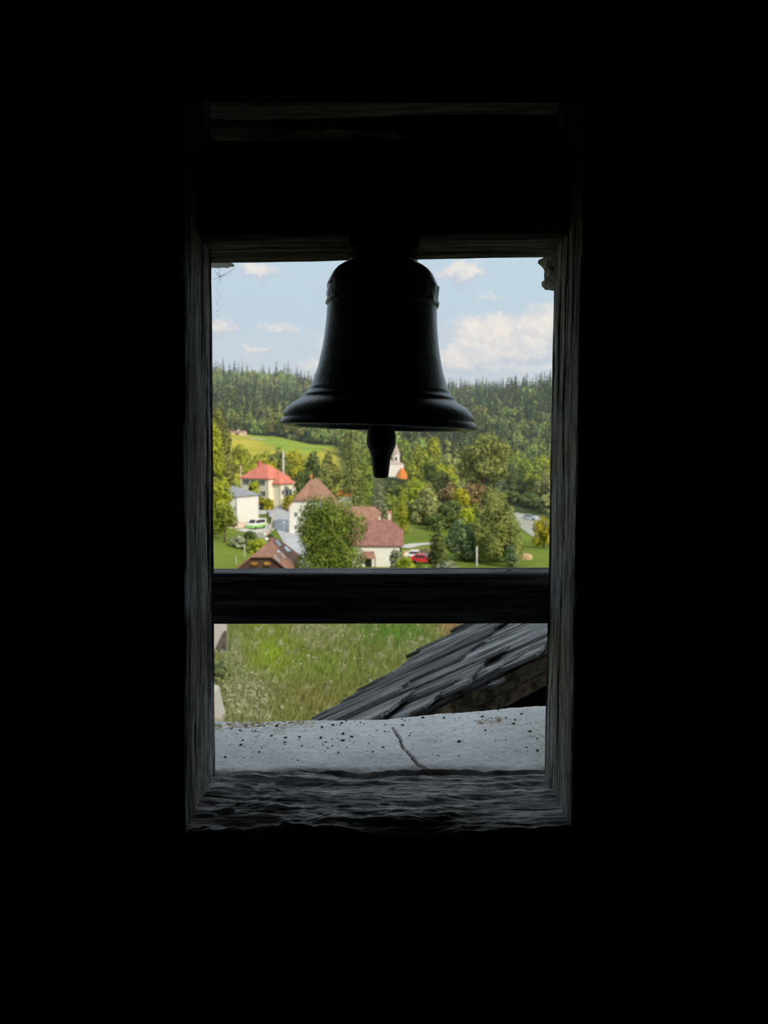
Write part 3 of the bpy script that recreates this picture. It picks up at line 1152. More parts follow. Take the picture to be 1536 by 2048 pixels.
SHK = []
for i in range(10):
    me = shake_mesh(0.95, 0.19, 0.026, i * 3.7)
    me.materials.append(MATS['shake_wood'])
    SHK.append(me)
VA, VB = on_roof(884, 1440), on_roof(1094, 1330)      # the slanting verge towards the tower
VK = (VB.y - VA.y) / (VB.x - VA.x)


def verge_e(x):
    return VA.y + (x - VA.x) * VK


EXPO = 0.47
E_MIN, E_MAX = -0.95, 2.9
for c in range(-1, 6):
    y = E_MIN + rr_.uniform(-.1, .05)
    while y < E_MAX:
        wd = rr_.choice((0.16, 0.2, 0.24, 0.28, 0.33))
        if c == -1:                  # a few long eave shakes reach out
            x0 = -rr_.uniform(0.02, 0.10) - (0.14 if rr_.random() < 0.3 else 0)
        else:
            x0 = c * EXPO + rr_.uniform(-0.13, 0.13)
        if c == 0:
            x0 = rr_.uniform(0.05, 0.22)
        o = link('shingle', rr_.choice(SHK), roof)
        o.location = (x0, y + wd / 2, 0.002 + 0.022 * rr_.random() + (0.010 if c % 2 else 0))
        o.rotation_euler = (R(rr_.uniform(-5.5, 4)), R(-2.9 + rr_.uniform(-1.6, .9)), R(rr_.uniform(-1.8, 1.8)))
        o.scale = (1, wd / 0.19 * 0.945, 1.0 + rr_.uniform(-.2, .35))
        xe = VA.x + (y + wd * .6 - VA.y) / VK         # where the verge cuts this row
        if xe - x0 < 0.16:
            bpy.data.objects.remove(o)
        else:
            o.scale.x = min(1.0, (xe - x0) / 0.95)
        y += wd + rr_.uniform(0, 0.006)
# long shakes laid along the slanting verge
vd = Vector((1, VK, 0)).normalized()
vn = Vector((-vd.y, vd.x, 0))
vang = math.atan2(vd.y, vd.x)
for k_, (t0, off, lift, ln) in enumerate(((-0.42, 0.0, .012, 1.0), (0.12, -.004, .030, 1.15), (0.02, .17, .020, 1.0), (0.78, .012, .048, 1.1), (0.7, .18, .034, 1.0), (1.35, .0, .06, 1.1))):
    o = link('shingle', SHK[k_], roof)
    q = VA + vd * t0 + vn * (off + 0.085)
    o.location = (q.x, q.y, lift)
    o.rotation_euler = (R(-3), R(-2.2), vang + R(rr_.uniform(-1.5, 1.5)))
    o.scale = (ln, 0.9, 1.3)
# boarding, rafters and the verge boards under the shakes
xa, xb = 0.04, 2.2
dk = MB()
dk.plate([(xa, verge_e(xa) + .03, -.004), (xb, verge_e(xb) + .03, -.004), (xb, E_MAX, -.004), (xa, E_MAX, -.004)], (0, 0, -.04))
dk.build('roof_deck', MATS['under_boards'], roof)
for y in (0.5, 1.3, 2.1):
    MB().box((0.02, y, -0.19), (VA.x + (y - VA.y) / VK - .1, y + 0.10, -0.045)).build('rafter', MATS['under_boards'], roof)


def verge_plate(off, z0, z1, th):
    a, b = Vector((xa, verge_e(xa), 0)) + vn * off, Vector((xb, verge_e(xb), 0)) + vn * off
    return MB().plate([a + Vector((0, 0, z0)), b + Vector((0, 0, z0)), b + Vector((0, 0, z1)), a + Vector((0, 0, z1))], vn * th)


verge_plate(-0.012, -0.012, 0.036, .03).build('verge_board', MATS['verge_wood'], roof)
verge_plate(0.02, -0.066, -0.022, .03).build('verge_board', MATS['verge_wood'], roof)
verge_plate(0.10, -1.6, -0.03, .03).build('gable_shade', MATS['shadow_wood'], roof)  # near-black sheet stands in for the shade under the roof
# debris and moss caught on the shakes
ms = MB()
for i in range(520):
    x, y = rr_.uniform(-.02, 1.8), rr_.uniform(E_MIN, E_MAX)
    if y < verge_e(x) + .05:
        continue
    r = rr_.uniform(0.003, 0.009)
    M = Matrix.Translation((x, y, 0.055 + rr_.uniform(-.008, .012))) @ Matrix.Rotation(rr_.random() * 6, 4, 'Z') @ Matrix.Diagonal((r * 1.8, r, r * 0.6, 1))
    ms.add([M @ Vector(v) for v in ((1, 0, 0), (-1, .2, 0), (.1, 1, .1), (0, -1, -.1), (.1, 0, 1))], [(0, 2, 4), (2, 1, 4), (1, 3, 4), (3, 0, 4)])
o = ms.build('moss_debris', MATS['crumb'], roof)
o['kind'] = 'stuff'
# the building under that roof
ub = MB()
ub.plate([(1.5, 1.75, -17.4), (4.6, 1.75, -17.4), (4.6, 9.4, -17.4), (2.2, 7.6, -17.4), (1.1, 5.0, -17.4)], (0, 0, 15.3))
tag(ub.build('annex_wall', MATS['tower_plaster']), 'plain plastered wall of the annex under the shingled roof', 'wall')

# ------------------------------------------------------------------ plants
def crown_lumps(rng, w_, h_, shape='round', n=16):
    """a crown of width w and height h sitting on z = 0, as overlapping balls (centre, radius)"""
    L = []
    for i in range(n):
        for _ in range(20):
            d = rng.normal(size=3)
            d /= np.linalg.norm(d)
            rr = rng.uniform(0.35, 0.72)
            q = d * rr
            if shape == 'round' or abs(q[2]) < 0.9:
                break
        zf = (q[2] + 1) / 2
        wid = 1.0
        if shape == 'cone':
            wid = 1.15 - 0.95 * zf
        elif shape == 'egg':
            wid = 1.08 - 0.45 * zf
        r = rng.uniform(0.20, 0.36) * (0.75 if shape == 'cone' else 1.0)
        L.append((q[0] * wid * w_ / 2, q[1] * wid * w_ / 2, zf * h_ * 0.98, r * w_ / 2 * (0.55 + 0.45 * wid) * 1.25, r * h_ / 2 * 1.15))
    for i in range(n // 3):
        a = 6.283 * i / (n // 3) + rng.uniform(-.4, .4)
        q = rng.uniform(.40, .62)
        L.append((math.cos(a) * q * w_ / 2, math.sin(a) * q * w_ / 2, h_ * rng.uniform(.10, .26), w_ * rng.uniform(.15, .22), h_ * .16))
    L.append((0, 0, h_ * 0.45, w_ * 0.30, h_ * 0.33))
    return L


LEAF_N = []


def leaf_quads(rng, lumps, n, size, droop=0.0, fill=0.55):
    """n small leaf sprays on and in the lumps; returns verts (4n,3)"""
    L = np.array(lumps)
    wgt = L[:, 3] ** 2
    pick = rng.choice(len(L), n, p=wgt / wgt.sum())
    d = rng.normal(size=(n, 3))
    d /= np.linalg.norm(d, axis=1)[:, None]
    rad = rng.uniform(fill, 1.08, n) ** 0.5
    c = L[pick, :3] + d * np.stack([L[pick, 3], L[pick, 3], L[pick, 4]], 1) * rad[:, None]
    nrm = d + rng.normal(size=(n, 3)) * 0.55 + np.array([0, 0, 0.35])
    nrm /= np.linalg.norm(nrm, axis=1)[:, None]
    t1 = np.cross(nrm, rng.normal(size=(n, 3)))
    t1 /= np.linalg.norm(t1, axis=1)[:, None] + 1e-9
    t1[:, 2] -= droop
    t2 = np.cross(nrm, t1)
    soft = d + rng.normal(size=(n, 3)) * 0.28 + np.array([0, 0, 0.25])
    soft /= np.linalg.norm(soft, axis=1)[:, None]
    flip = (np.cross(t1, t2) * soft).sum(1) < 0
    t2[flip] *= -1
    LEAF_N.append(np.repeat(soft, 4, 0))
    s = size * rng.uniform(0.6, 1.4, n)[:, None]
    a, b = t1 * s, t2 * s * 0.72
    return np.stack([c - a, c - b * 0.9 - a * .1, c + a, c + b * 0.9 - a * .1], 1).reshape(-1, 3)


def quads_mesh(name, V, extra=None, nrm=None):
    """mesh of loose quads; extra = (verts, faces, material slot 1)"""
    n4 = len(V)
    nq = n4 // 4
    ev, ef = (extra if extra else ([], []))
    me = bpy.data.meshes.new(name)
    nverts = n4 + len(ev)
    me.vertices.add(nverts)
    co = np.concatenate([V, np.array(ev, float).reshape(-1, 3)]) if len(ev) else V
    me.vertices.foreach_set('co', co.astype(np.float32).reshape(-1))
    loops = list(range(n4)) + [i + n4 for f in ef for i in f]
    starts = list(range(0, n4, 4))
    tot = n4
    mi = [0] * nq
    for f in ef:
        starts.append(tot)
        tot += len(f)
        mi.append(1)
    me.loops.add(len(loops))
    me.loops.foreach_set('vertex_index', loops)
    me.polygons.add(len(starts))
    me.polygons.foreach_set('loop_start', starts)
    me.polygons.foreach_set('material_index', mi)
    me.update(calc_edges=True)
    if nrm is not None:
        N = np.concatenate([nrm, np.tile([0.0, 0.0, 1.0], (len(ev), 1))]) if len(ev) else nrm
        me.polygons.foreach_set('use_smooth', [True] * len(starts))
        me.normals_split_custom_set_from_vertices(N.tolist())
    return me


def trunk_mb(h, r, rng, forks=4, spread=1.0):
    mb = MB()
    j = lambda a: float(rng.uniform(-a, a))
    mb.tube([(0, 0, -0.4), (j(.05), j(.05), h * .3), (j(.15), j(.15), h * .65), (j(.2), j(.2), h)], [r * 1.25, r, r * .75, r * .35], 7)
    for i in range(forks):
        a = 6.28 * i / forks + j(.5)
        z0 = h * float(rng.uniform(.35, .7))
        e = spread * float(rng.uniform(.5, .9))
        mb.tube([(0, 0, z0), (math.cos(a) * e * .5, math.sin(a) * e * .5, z0 + h * .18), (math.cos(a) * e, math.sin(a) * e, z0 + h * .36)], [r * .5, r * .32, r * .12], 5)
    return mb


NAMED = 0


def tree(px, top, Y, wpx, mat, label, shape='round', n=3500, leaf_m=None, trunk=0.22, name='broadleaf_tree', cat='tree', base=None,
         droop=0.0, lumps=16, bark='bark', group=None, depth=1.0, fill=0.55):
    """a tree of its own at pixel column px and distance Y; its top reaches the pixel row top"""
    global NAMED
    NAMED += 1
    rng = np.random.default_rng(NAMED * 13 + 5)
    p = at(px, Y)
    if base is not None:
        p.z = P(px, base, Y).z
    ztop = P(px, top, Y).z
    H = max(1.0, ztop - p.z)
    Wd = wpx * 1.18 / F * Y
    if trunk < 0.21 and name == 'broadleaf_tree':
        trunk = 0.03
    tr_h = H * trunk
    root = empty(name, p, 0, label=label, cat=cat, group=group)
    lm = crown_lumps(rng, Wd, H - tr_h, shape, lumps)
    lm = [(a, b * depth, c + tr_h, r1, r2) for a, b, c, r1, r2 in lm]
    zmax = max(c + r2 for a, b, c, r1, r2 in lm)
    lm = [(a, b, c * H / zmax, r1, r2 * H / zmax) for a, b, c, r1, r2 in lm]
    size = leaf_m or max(0.16, 2.6 / F * Y)
    V = leaf_quads(rng, lm, int(n * 1.6), size, droop, fill)
    V[:, 2] = np.maximum(V[:, 2], 0.05)
    link('foliage', quads_mesh('foliage', V, None, LEAF_N[-1]), root, MATS[mat])
    trunk_mb(tr_h + (H - tr_h) * 0.62, max(0.10, Wd * 0.035), rng, 5, Wd * 0.32).build('trunk', MATS[bark], root)
    return root


def spruce_quads(rng, H, Wd, levels, per, sub, size=1.0, bottom=0.06, blunt=0.0):
    V, SPN = [], []
    for l in range(levels):
        s = (l + rng.uniform(-.3, .3)) / levels
        z = H * (bottom + (1 - bottom) * s)
        Rr = Wd / 2 * ((1 - s) ** 0.85 * (1 - blunt) + blunt * math.sqrt(max(0, 1 - s * s))) * rng.uniform(0.8, 1.12) + 0.02 * Wd
        np_ = max(4, int(per * (0.5 + 0.5 * (1 - s))))
        for k in range(np_):
            a = 6.283 * (k + rng.uniform(-.4, .4)) / np_ + l * 1.3
            r_ = Rr * rng.uniform(.75, 1.12)
            ca, sa = math.cos(a), math.sin(a)
            for q in range(sub):
                f0, f1 = q / sub, (q + 1.15) / sub
                wd = H / levels * 0.85 * size * (1.15 - 0.6 * f0) * rng.uniform(.8, 1.2)
                dz0, dz1 = -f0 * r_ * 0.38, -f1 * r_ * 0.38 + (0.10 * r_ if q == sub - 1 else 0)
                tilt = rng.uniform(-.5, .5) * wd
                p0 = np.array([ca * r_ * f0, sa * r_ * f0, z + dz0])
                p1 = np.array([ca * r_ * f1, sa * r_ * f1, z + dz1])
                sd = np.array([-sa, ca, 0]) * wd * 0.5
                up = np.array([0, 0, tilt * .5])
                V += [p0 - sd * .6 - up, p1 - sd * .35 - up, p1 + sd * .35 + up, p0 + sd * .6 + up]
                nv_ = np.array([ca, sa, 0.55]) + rng.normal(size=3) * 0.30
                SPN += [nv_ / np.linalg.norm(nv_)] * 4
    # leader
    for k in range(3):
        a = k * 2.1
        sd = np.array([math.cos(a), math.sin(a), 0]) * Wd * 0.03
        V += [np.array([0, 0, H * .9]) - sd, np.array([0, 0, H * .9]) + sd, np.array([0, 0, H * 1.03]) + sd * .2, np.array([0, 0, H * 1.03]) - sd * .2]
        SPN += [np.array([math.cos(a + 1.57), math.sin(a + 1.57), .3])] * 4
    LEAF_N.append(np.array(SPN))
    return np.array(V)


def conifer(px, top, Y, wpx, mat, label, levels=24, per=12, sub=3, blunt=0.0, name='spruce_tree', bottom=0.06, group=None, base=None):
    global NAMED
    NAMED += 1
    rng = np.random.default_rng(NAMED * 17 + 3)
    p = at(px, Y)
    if base is not None:
        p.z = P(px, base, Y).z
    H = max(1.0, P(px, top, Y).z - p.z)
    Wd = wpx / F * Y
    root = empty(name, p, 0, label=label, cat='tree', group=group)
    V = spruce_quads(rng, H * .97, Wd, levels, per, sub, 1.0, bottom, blunt)
    link('foliage', quads_mesh('foliage', V, None, LEAF_N[-1]), root, MATS[mat])
    MB().tube([(0, 0, -.4), (0, 0, H * .5), (0, 0, H * .93)], [Wd * .04 + .05, Wd * .025 + .03, .02], 6).build('trunk', MATS['bark'], root)
    return root


# trees that stand out one by one, far to near
tree(437, 812, 190, 86, 'leaf_olive', 'tall dark olive tree with a yellow-lit top beside the left window post', 'egg', 6000, trunk=.2)
tree(428, 838, 180, 44, 'leaf_lime', 'bright lime tree crown touching the left post, in front of the tall olive tree', 'egg', 2600, trunk=.35)
tree(430, 955, 150, 66, 'leaf_lime', 'bright yellow-green tree left of the white building with the grey roof', 'round', 3400, trunk=.2)
tree(448, 1003, 140, 52, 'leaf_green', 'loose leafy branches of a low tree in front of the grey-roofed white building', 'round', 900, trunk=.25, fill=.2)
tree(482, 888, 280, 36, 'leaf_lime', 'small bright bush-like tree on the meadow behind the left tall tree', 'round', 1400, trunk=.1)
tree(505, 925, 262, 34, 'leaf_yellow', 'yellow round tree left of the red roof chimney', 'round', 1400, trunk=.1)
tree(523, 902, 272, 40, 'leaf_lime', 'lime tree right above the chimney of the red-roofed house', 'round', 1700, trunk=.1)
tree(556, 895, 268, 42, 'leaf_olive', 'dark-centred tree behind the pale utility pole', 'round', 1700, trunk=.1)
tree(590, 898, 275, 46, 'leaf_yellow', 'yellowish tree on the meadow between the utility pole and the dark tree', 'round', 1900, trunk=.1)
tree(540, 917, 255, 34, 'leaf_yellow', 'low yellow shrub tree behind the ridge of the red roof', 'round', 1200, trunk=.1)
tree(624, 902, 225, 48, 'leaf_dark', 'dark green tree rising behind the brown half-hipped roof', 'egg', 2800, trunk=.12)
tree(656, 903, 205, 46, 'leaf_olive', 'olive tree just left of the tall dense conifer', 'egg', 2800, trunk=.1)
tree(640, 945, 190, 34, 'leaf_olive', 'low olive tree beside the right eave of the half-hipped house', 'round', 1600, trunk=.1)
tree(603, 940, 205, 26, 'leaf_dark', 'small dark tree between the red house and the half-hipped roof', 'round', 1200, trunk=.1)
conifer(703, 858, 205, 84, 'leaf_olive', 'tall dense conifer left of the bell clapper', 38, 26, 4, 0.45, 'conifer_tree', 0.02)
tree(727, 900, 212, 44, 'leaf_green', 'green tree peeking out right of the tall dense conifer', 'egg', 2200, trunk=.1)
conifer(757, 946, 182, 70, 'leaf_silver', 'dark spruce with silvery boughs below the clapper', 26, 24, 4, 0.25, bottom=.02)
conifer(805, 968, 172, 36, 'leaf_lime', 'slim bright green conifer right of the silvery spruce', 26, 20, 3, 0.3, 'conifer_tree', .02)
conifer(786, 992, 168, 28, 'leaf_green', 'small green conifer between the silvery spruce and the slim bright one', 20, 18, 3, 0.3, 'conifer_tree', .02)
tree(838, 890, 300, 52, 'leaf_lime', 'round lime tree right of the church tower', 'round', 2800, trunk=.15)
tree(808, 878, 345, 44, 'leaf_green', 'green tree crown behind the church spire', 'round', 1800, trunk=.1)
tree(864, 872, 300, 56, 'leaf_lime', 'tall lime tree with a rounded top in the row right of the church', 'egg', 2800, trunk=.15)
tree(860, 908, 270, 50, 'leaf_green', 'mid-green tree below the tall lime tree right of the church', 'round', 2300, trunk=.15)
tree(905, 905, 262, 62, 'leaf_willow', 'pale green tree left of the tall slender-trunked tree', 'round', 2600, trunk=.15)
tree(888, 925, 250, 50, 'leaf_lime', 'yellow-green tree below the pale tree in the middle of the valley', 'round', 2300, trunk=.1)
tree(822, 962, 235, 46, 'leaf_green', 'green tree hiding the foot of the church', 'round', 2300, trunk=.1)
tree(784, 962, 240, 34, 'leaf_dark', 'dark tree on the slope right below the church', 'round', 1500, trunk=.02)
tree(806, 972, 215, 30, 'leaf_green', 'green tree just right of the clapper line below the church apse', 'egg', 1300, trunk=.02)
tree(770, 985, 225, 34, 'leaf_olive', 'olive tree between the silvery spruce and the church', 'round', 1400, trunk=.02)
tree(838, 960, 215, 44, 'leaf_lime', 'lime tree right behind the olive dome-shaped bush', 'round', 1900, trunk=.1)
tree(871, 941, 232, 62, 'leaf_olive', 'olive dome-shaped bush in the middle of the valley', 'round', 2600, trunk=.05, name='bush', cat='bush')
tree(966, 866, 220, 96, 'leaf_olive', 'tall tree with a wide crown and a visible slender trunk', 'round', 6000, trunk=.40, lumps=22)
tree(945, 962, 218, 58, 'leaf_red', 'reddish-brown shrub at the foot of the slender-trunked tree', 'round', 1800, trunk=.05, name='shrub', cat='bush')
tree(900, 962, 222, 50, 'leaf_red', 'reddish-brown shrub left of the slender trunk', 'round', 1600, trunk=.05, name='shrub', cat='bush')
tree(923, 975, 208, 42, 'leaf_yellow', 'yellow-green shrub between the two reddish shrubs', 'round', 1500, trunk=.05, name='shrub', cat='bush')
tree(980, 968, 205, 40, 'leaf_olive', 'olive shrub behind the top of the big dense tree', 'round', 1500, trunk=.05, name='shrub', cat='bush')
tree(853, 972, 188, 66, 'leaf_willow', 'pale willow-like bush with feathery top in the valley centre', 'egg', 3600, trunk=.05, name='bush', cat='bush', droop=.4)
tree(912, 1000, 184, 60, 'leaf_dark', 'dark green spreading shrub right of the pale willow bush', 'round', 2600, trunk=.05, name='shrub', cat='bush')
tree(935, 1012, 160, 44, 'leaf_lime', 'lime shrub at the left flank of the big dense tree', 'round', 1600, trunk=.05, name='shrub', cat='bush')
tree(1000, 955, 305, 26, 'leaf_blue', 'round blue-grey bush in front of the dark grove', 'round', 1300, trunk=.02, name='bush', cat='bush')
for i, (a, b, c, d, e, f_) in enumerate((
        (1012, 925, 315, 56, 'leaf_dark', 'dark green tree at the left end of the grove behind the car park'),
        (1048, 903, 325, 74, 'leaf_green', 'broad green tree at the middle of the grove behind the car park'),
        (1085, 908, 330, 62, 'leaf_lime', 'yellow-lit tree at the right end of the grove behind the car park'),
        (1040, 950, 300, 60, 'leaf_dark', 'low dark tree right above the parked silver car'),
        (1070, 945, 295, 50, 'leaf_green', 'green tree above the car park beside the pale willow'),
        (1020, 980, 290, 44, 'leaf_dark', 'dark shadowy tree just left of the car park edge'),
        (1062, 985, 285, 60, 'leaf_dark', 'dark tree low behind the parked silver car'),
        (1098, 938, 268, 52, 'leaf_willow', 'pale grey-green willow beside the right window post'),
        (1103, 985, 262, 40, 'leaf_willow', 'lower pale willow touching the right post above the meadow'))):
    tree(a, b, c, d, e, f_, 'round', 2600, trunk=.08, group='grove behind the car park')
tree(1090, 1028, 150, 52, 'leaf_yellow', 'thin yellowish young tree beside the right post', 'egg', 900, trunk=.2, fill=.2)
tree(995, 985, 126, 98, 'leaf_olive', 'big dense dark tree with golden leaf tips on the lawn', 'egg', 9000, leaf_m=.19, trunk=.12, lumps=26)
tree(928, 1036, 130, 66, 'leaf_blue', 'bluish-green tree standing left of the big dense tree', 'round', 3400, trunk=.08)
tree(1026, 1090, 120, 30, 'leaf_blue', 'low bluish-green bush under the right side of the big dense tree', 'round', 1300, trunk=.05, name='bush', cat='bush')
tree(876, 1058, 121, 38, 'leaf_dark', 'small dark tree beside the end of the village path', 'egg', 1700, trunk=.12)
tree(659, 984, 111, 130, 'leaf_maple', 'big maple-like tree in front of the white houses', 'round', 13000, leaf_m=.17, trunk=.10, lumps=34, base=1150, fill=.35)
tree(795, 1098, 118, 32, 'leaf_silver', 'small grey-green tree against the white wall of the house', 'egg', 1100, trunk=.1, fill=.3)
tree(812, 1112, 112, 40, 'leaf_lime', 'lime bush right of the white wall at the rail', 'round', 1300, trunk=.04, name='bush', cat='bush')
tree(893, 1120, 112, 50, 'leaf_silver', 'grey-green bush just above the rail right of the parked red car', 'round', 1300, trunk=.04, name='bush', cat='bush')
tree(845, 1128, 110, 36, 'leaf_green', 'small green bush in front of the parked red car', 'round', 900, trunk=.04, name='bush', cat='bush')
tree(475, 1070, 136, 34, 'leaf_silver', 'grey-leaved bush on the lawn beside the retaining wall', 'round', 1000, trunk=.05, name='bush', cat='bush', fill=.3)
tree(495, 1062, 142, 32, 'leaf_dark', 'dark bush behind the grey-leaved bush on the lawn', 'round', 1000, trunk=.05, name='bush', cat='bush')
tree(516, 1077, 134, 40, 'leaf_lime', 'light green hedge bush above the brown gable roof', 'round', 1400, trunk=.02, name='bush', cat='bush')
tree(540, 1066, 138, 16, 'leaf_dark', 'small dark round bush beside the road lamps', 'round', 500, trunk=.02, name='bush', cat='bush')
tree(508, 960, 196, 24, 'leaf_lime', 'young light tree in front of the cream wall of the red-roofed house', 'round', 700, trunk=.35, fill=.2)
tree(577, 990, 204, 26, 'leaf_yellow', 'yellow flowering bush beside the village road', 'round', 700, trunk=.02, name='bush', cat='bush')
tree(522, 993, 204, 22, 'leaf_yellow', 'trimmed yellow hedge bush, left one in front of the red-roofed house', 'round', 600, trunk=.02, name='bush', cat='bush')
tree(537, 997, 202, 20, 'leaf_yellow', 'trimmed yellow hedge bush, right one in front of the red-roofed house', 'round', 600, trunk=.02, name='bush', cat='bush')
for i, px in enumerate((588, 606, 624, 642, 660)):
    tree(px, 868 + i * 2, 452 + i * 3, 26, 'leaf_forest', 'low bushy tree at the forest edge above the meadow', 'round', 500, trunk=.05, group='bushy trees along the upper meadow edge')

trng = random.Random(23)
for i in range(46):
    Y = trng.uniform(165, 335)
    px = trng.uniform(770, 1000) if Y > 200 else trng.uniform(770, 950)
    if 768 < px < 830 and Y > 225:
        px += 62
    p_ = at(px, Y)
    yb = 904 - p_.z / Y * F
    tree(px, yb - trng.uniform(2.6, 6.0) / Y * F, Y, trng.uniform(4.5, 8.0) / Y * F,
         trng.choice(('leaf_green', 'leaf_lime', 'leaf_olive', 'leaf_green', 'leaf_dark', 'leaf_willow')), 'low leafy shrub in the thicket between the church and the lawn',
         'round', 620, trunk=.02, name='shrub', cat='bush', group='shrubs of the valley thicket')

# ------------------------------------------------------------------ forest on the hills
frng = np.random.default_rng(42)


def forest_mesh(kind, seed):
    rng = np.random.default_rng(seed)
    if kind == 'spruce':
        V = spruce_quads(rng, 21.0, 7.6, 15, 10, 2, 1.2, 0.05)
        mb = MB().tube([(0, 0, -1.5), (0, 0, 10), (0, 0, 19)], [.35, .25, .05], 5)
        me = quads_mesh('spruce', V, (mb.v, mb.f), LEAF_N[-1])
        me.materials.append(MATS['leaf_spruce' if seed > 2 else 'leaf_spruce_dark'])
    else:
        lm = crown_lumps(rng, 10.0, 12.0, 'round' if seed % 2 else 'egg', 12)
        lm = [(a, b, c + 3.0, r1, r2) for a, b, c, r1, r2 in lm]
        V = leaf_quads(rng, lm, 620, 0.75)
        mb = MB().tube([(0, 0, -1.5), (0, 0, 6), (0, 0, 10)], [.4, .3, .1], 5)
        me = quads_mesh('broadleaf', V, (mb.v, mb.f), LEAF_N[-1])
        me.materials.append(MATS['leaf_forest'])
    me.materials.append(MATS['bark'])
    return me


FM = {'spruce': [forest_mesh('spruce', s) for s in (1, 2, 3, 4)], 'broadleaf': [forest_mesh('broadleaf', s) for s in (11, 12, 13, 14)]}
cand = []
y = 335.0
while y < 985:
    step = 6.4 if y < 700 else 7.4
    for u in np.arange(-0.62, 0.62, step / y):
        uu, yy = u + frng.uniform(-.5, .5) * step / y * 0.9, y + frng.uniform(-.5, .5) * step
        pxx = 768 + F * uu
        edge = 446 + 9 * math.sin(uu * 30)
        if pxx < 690 and uu > -0.30 and yy < edge:
            continue
        if uu < -0.30 and yy < 380:
            continue
        if 690 <= pxx < 960 and yy < 365 + 20 * math.sin(pxx * .04):
            continue
        if pxx >= 960 and yy < 352:
            continue
        clump = 1 + 0.28 * mnoise.noise((uu * yy * 0.03, yy * 0.03, 9.0))
        nz = mnoise.noise((uu * yy * 0.012, yy * 0.012, 1.0)) + 0.5 * mnoise.noise((uu * yy * 0.05, yy * 0.05, 4.0))
        if pxx < 690:
            pb = 0.42 + 0.35 * math.exp(-((yy - 800) / 60) ** 2) + (0.5 if yy < edge + 22 else 0) + (0.2 if yy > 780 else 0)
        else:
            pb = 0.34 + (0.45 if yy < 420 else 0.0)
        kind = 'broadleaf' if frng.random() < pb + nz * 0.9 else 'spruce'
        sc_ = clump * (0.66 + 0.66 * frng.random() ** 1.4) * (1.0 if kind == 'spruce' else 0.92)
        if yy > 900:
            sc_ *= 1.1
        cand.append((yy, uu, kind, sc_, frng.uniform(0, 6.28)))
    y += step
# woods on both sides of the village, beyond the opening
for i in range(420):
    uu, yy = frng.uniform(.265, .64) * (-1 if i % 2 else 1), frng.uniform(140, 440)
    if mnoise.noise((uu * yy * .02, yy * .02, 2.0)) > -0.12:
        cand.append((yy, uu, 'broadleaf' if frng.random() < .8 else 'spruce', frng.uniform(.55, 1.0), frng.uniform(0, 6.28)))
forest_src = {}
for kind in ('spruce', 'broadleaf'):
    lst = sorted([c for c in cand if c[2] == kind])
    seen = [c for c in lst if abs(c[1]) < 0.226]
    near = set(seen[:280])
    rest = [c for c in lst if c not in near]
    name = 'spruce_tree' if kind == 'spruce' else 'broadleaf_tree'
    for i, c_ in enumerate(seen[:280]):
        yy, uu, _, s_, rz = c_
        o = bpy.data.objects.new(name, FM[kind][i % 4])
        C.objects.link(o)
        o.location = (uu * yy, yy, gz(uu * yy, yy) - 0.4)
        o.rotation_euler = (0, 0, rz)
        o.scale = (s_ * frng.uniform(.85, 1.1),) * 2 + (s_,)
        left = uu < -0.05
        if kind == 'spruce':
            tag(o, 'dark pointed spruce in the forest on the left hillside' if left else 'dark pointed spruce in the forest on the right hillside',
                'tree', 'spruces on the left hillside' if left else 'spruces on the right hillside')
        else:
            tag(o, 'round light green tree in the forest on the left hillside' if left else 'round light green tree in the forest on the right hillside',
                'tree', 'broadleaf trees on the left hillside' if left else 'broadleaf trees on the right hillside')
        if i < 4:
            forest_src.setdefault(kind, []).append(o)
    # the farther ones, as one mass
    me = bpy.data.meshes.new(kind + '_mass')
    me.from_pydata([(u_ * y_, y_, gz(u_ * y_, y_) - 0.4) for y_, u_, _, _, _ in rest], [], [])
    for an, ty, vals in (('s', 'FLOAT', [c[3] for c in rest]), ('rz', 'FLOAT', [c[4] for c in rest])):
        a_ = me.attributes.new(an, ty, 'POINT')
        a_.data.foreach_set('value', vals)
    o = link('spruce_forest' if kind == 'spruce' else 'broadleaf_forest', me)
    tag(o, 'mass of distant dark spruces covering the upper hills' if kind == 'spruce' else 'mass of distant light green trees covering the upper hills', 'forest', kind='stuff')
    ng = bpy.data.node_groups.new(kind + '_scatter', 'GeometryNodeTree')
    ng.interface.new_socket('Geometry', in_out='INPUT', socket_type='NodeSocketGeometry')
    ng.interface.new_socket('Geometry', in_out='OUTPUT', socket_type='NodeSocketGeometry')
    N = ng.nodes
    gi, go = N.new('NodeGroupInput'), N.new('NodeGroupOutput')
    iop = N.new('GeometryNodeInstanceOnPoints')
    gti = N.new('GeometryNodeGeometryToInstance')
    for so in reversed(forest_src[kind]):
        oi = N.new('GeometryNodeObjectInfo')
        oi.inputs['Object'].default_value = so
        oi.inputs['As Instance'].default_value = False
        # undo the source object's own placement: take its mesh at the origin
        ng.links.new(oi.outputs['Geometry'], gti.inputs[0])
    na = N.new('GeometryNodeInputNamedAttribute')
    na.data_type = 'FLOAT'
    na.inputs['Name'].default_value = 's'
    nr = N.new('GeometryNodeInputNamedAttribute')
    nr.data_type = 'FLOAT'
    nr.inputs['Name'].default_value = 'rz'
    cx = N.new('ShaderNodeCombineXYZ')
    ng.links.new(nr.outputs[0], cx.inputs[2])
    ng.links.new(gi.outputs[0], iop.inputs['Points'])
    ng.links.new(gti.outputs[0], iop.inputs['Instance'])
    iop.inputs['Pick Instance'].default_value = True
    ng.links.new(cx.outputs[0], iop.inputs['Rotation'])
    ng.links.new(na.outputs[0], iop.inputs['Scale'])
    ng.links.new(iop.outputs[0], go.inputs[0])
    md = o.modifiers.new('scatter', 'NODES')
    md.node_group = ng

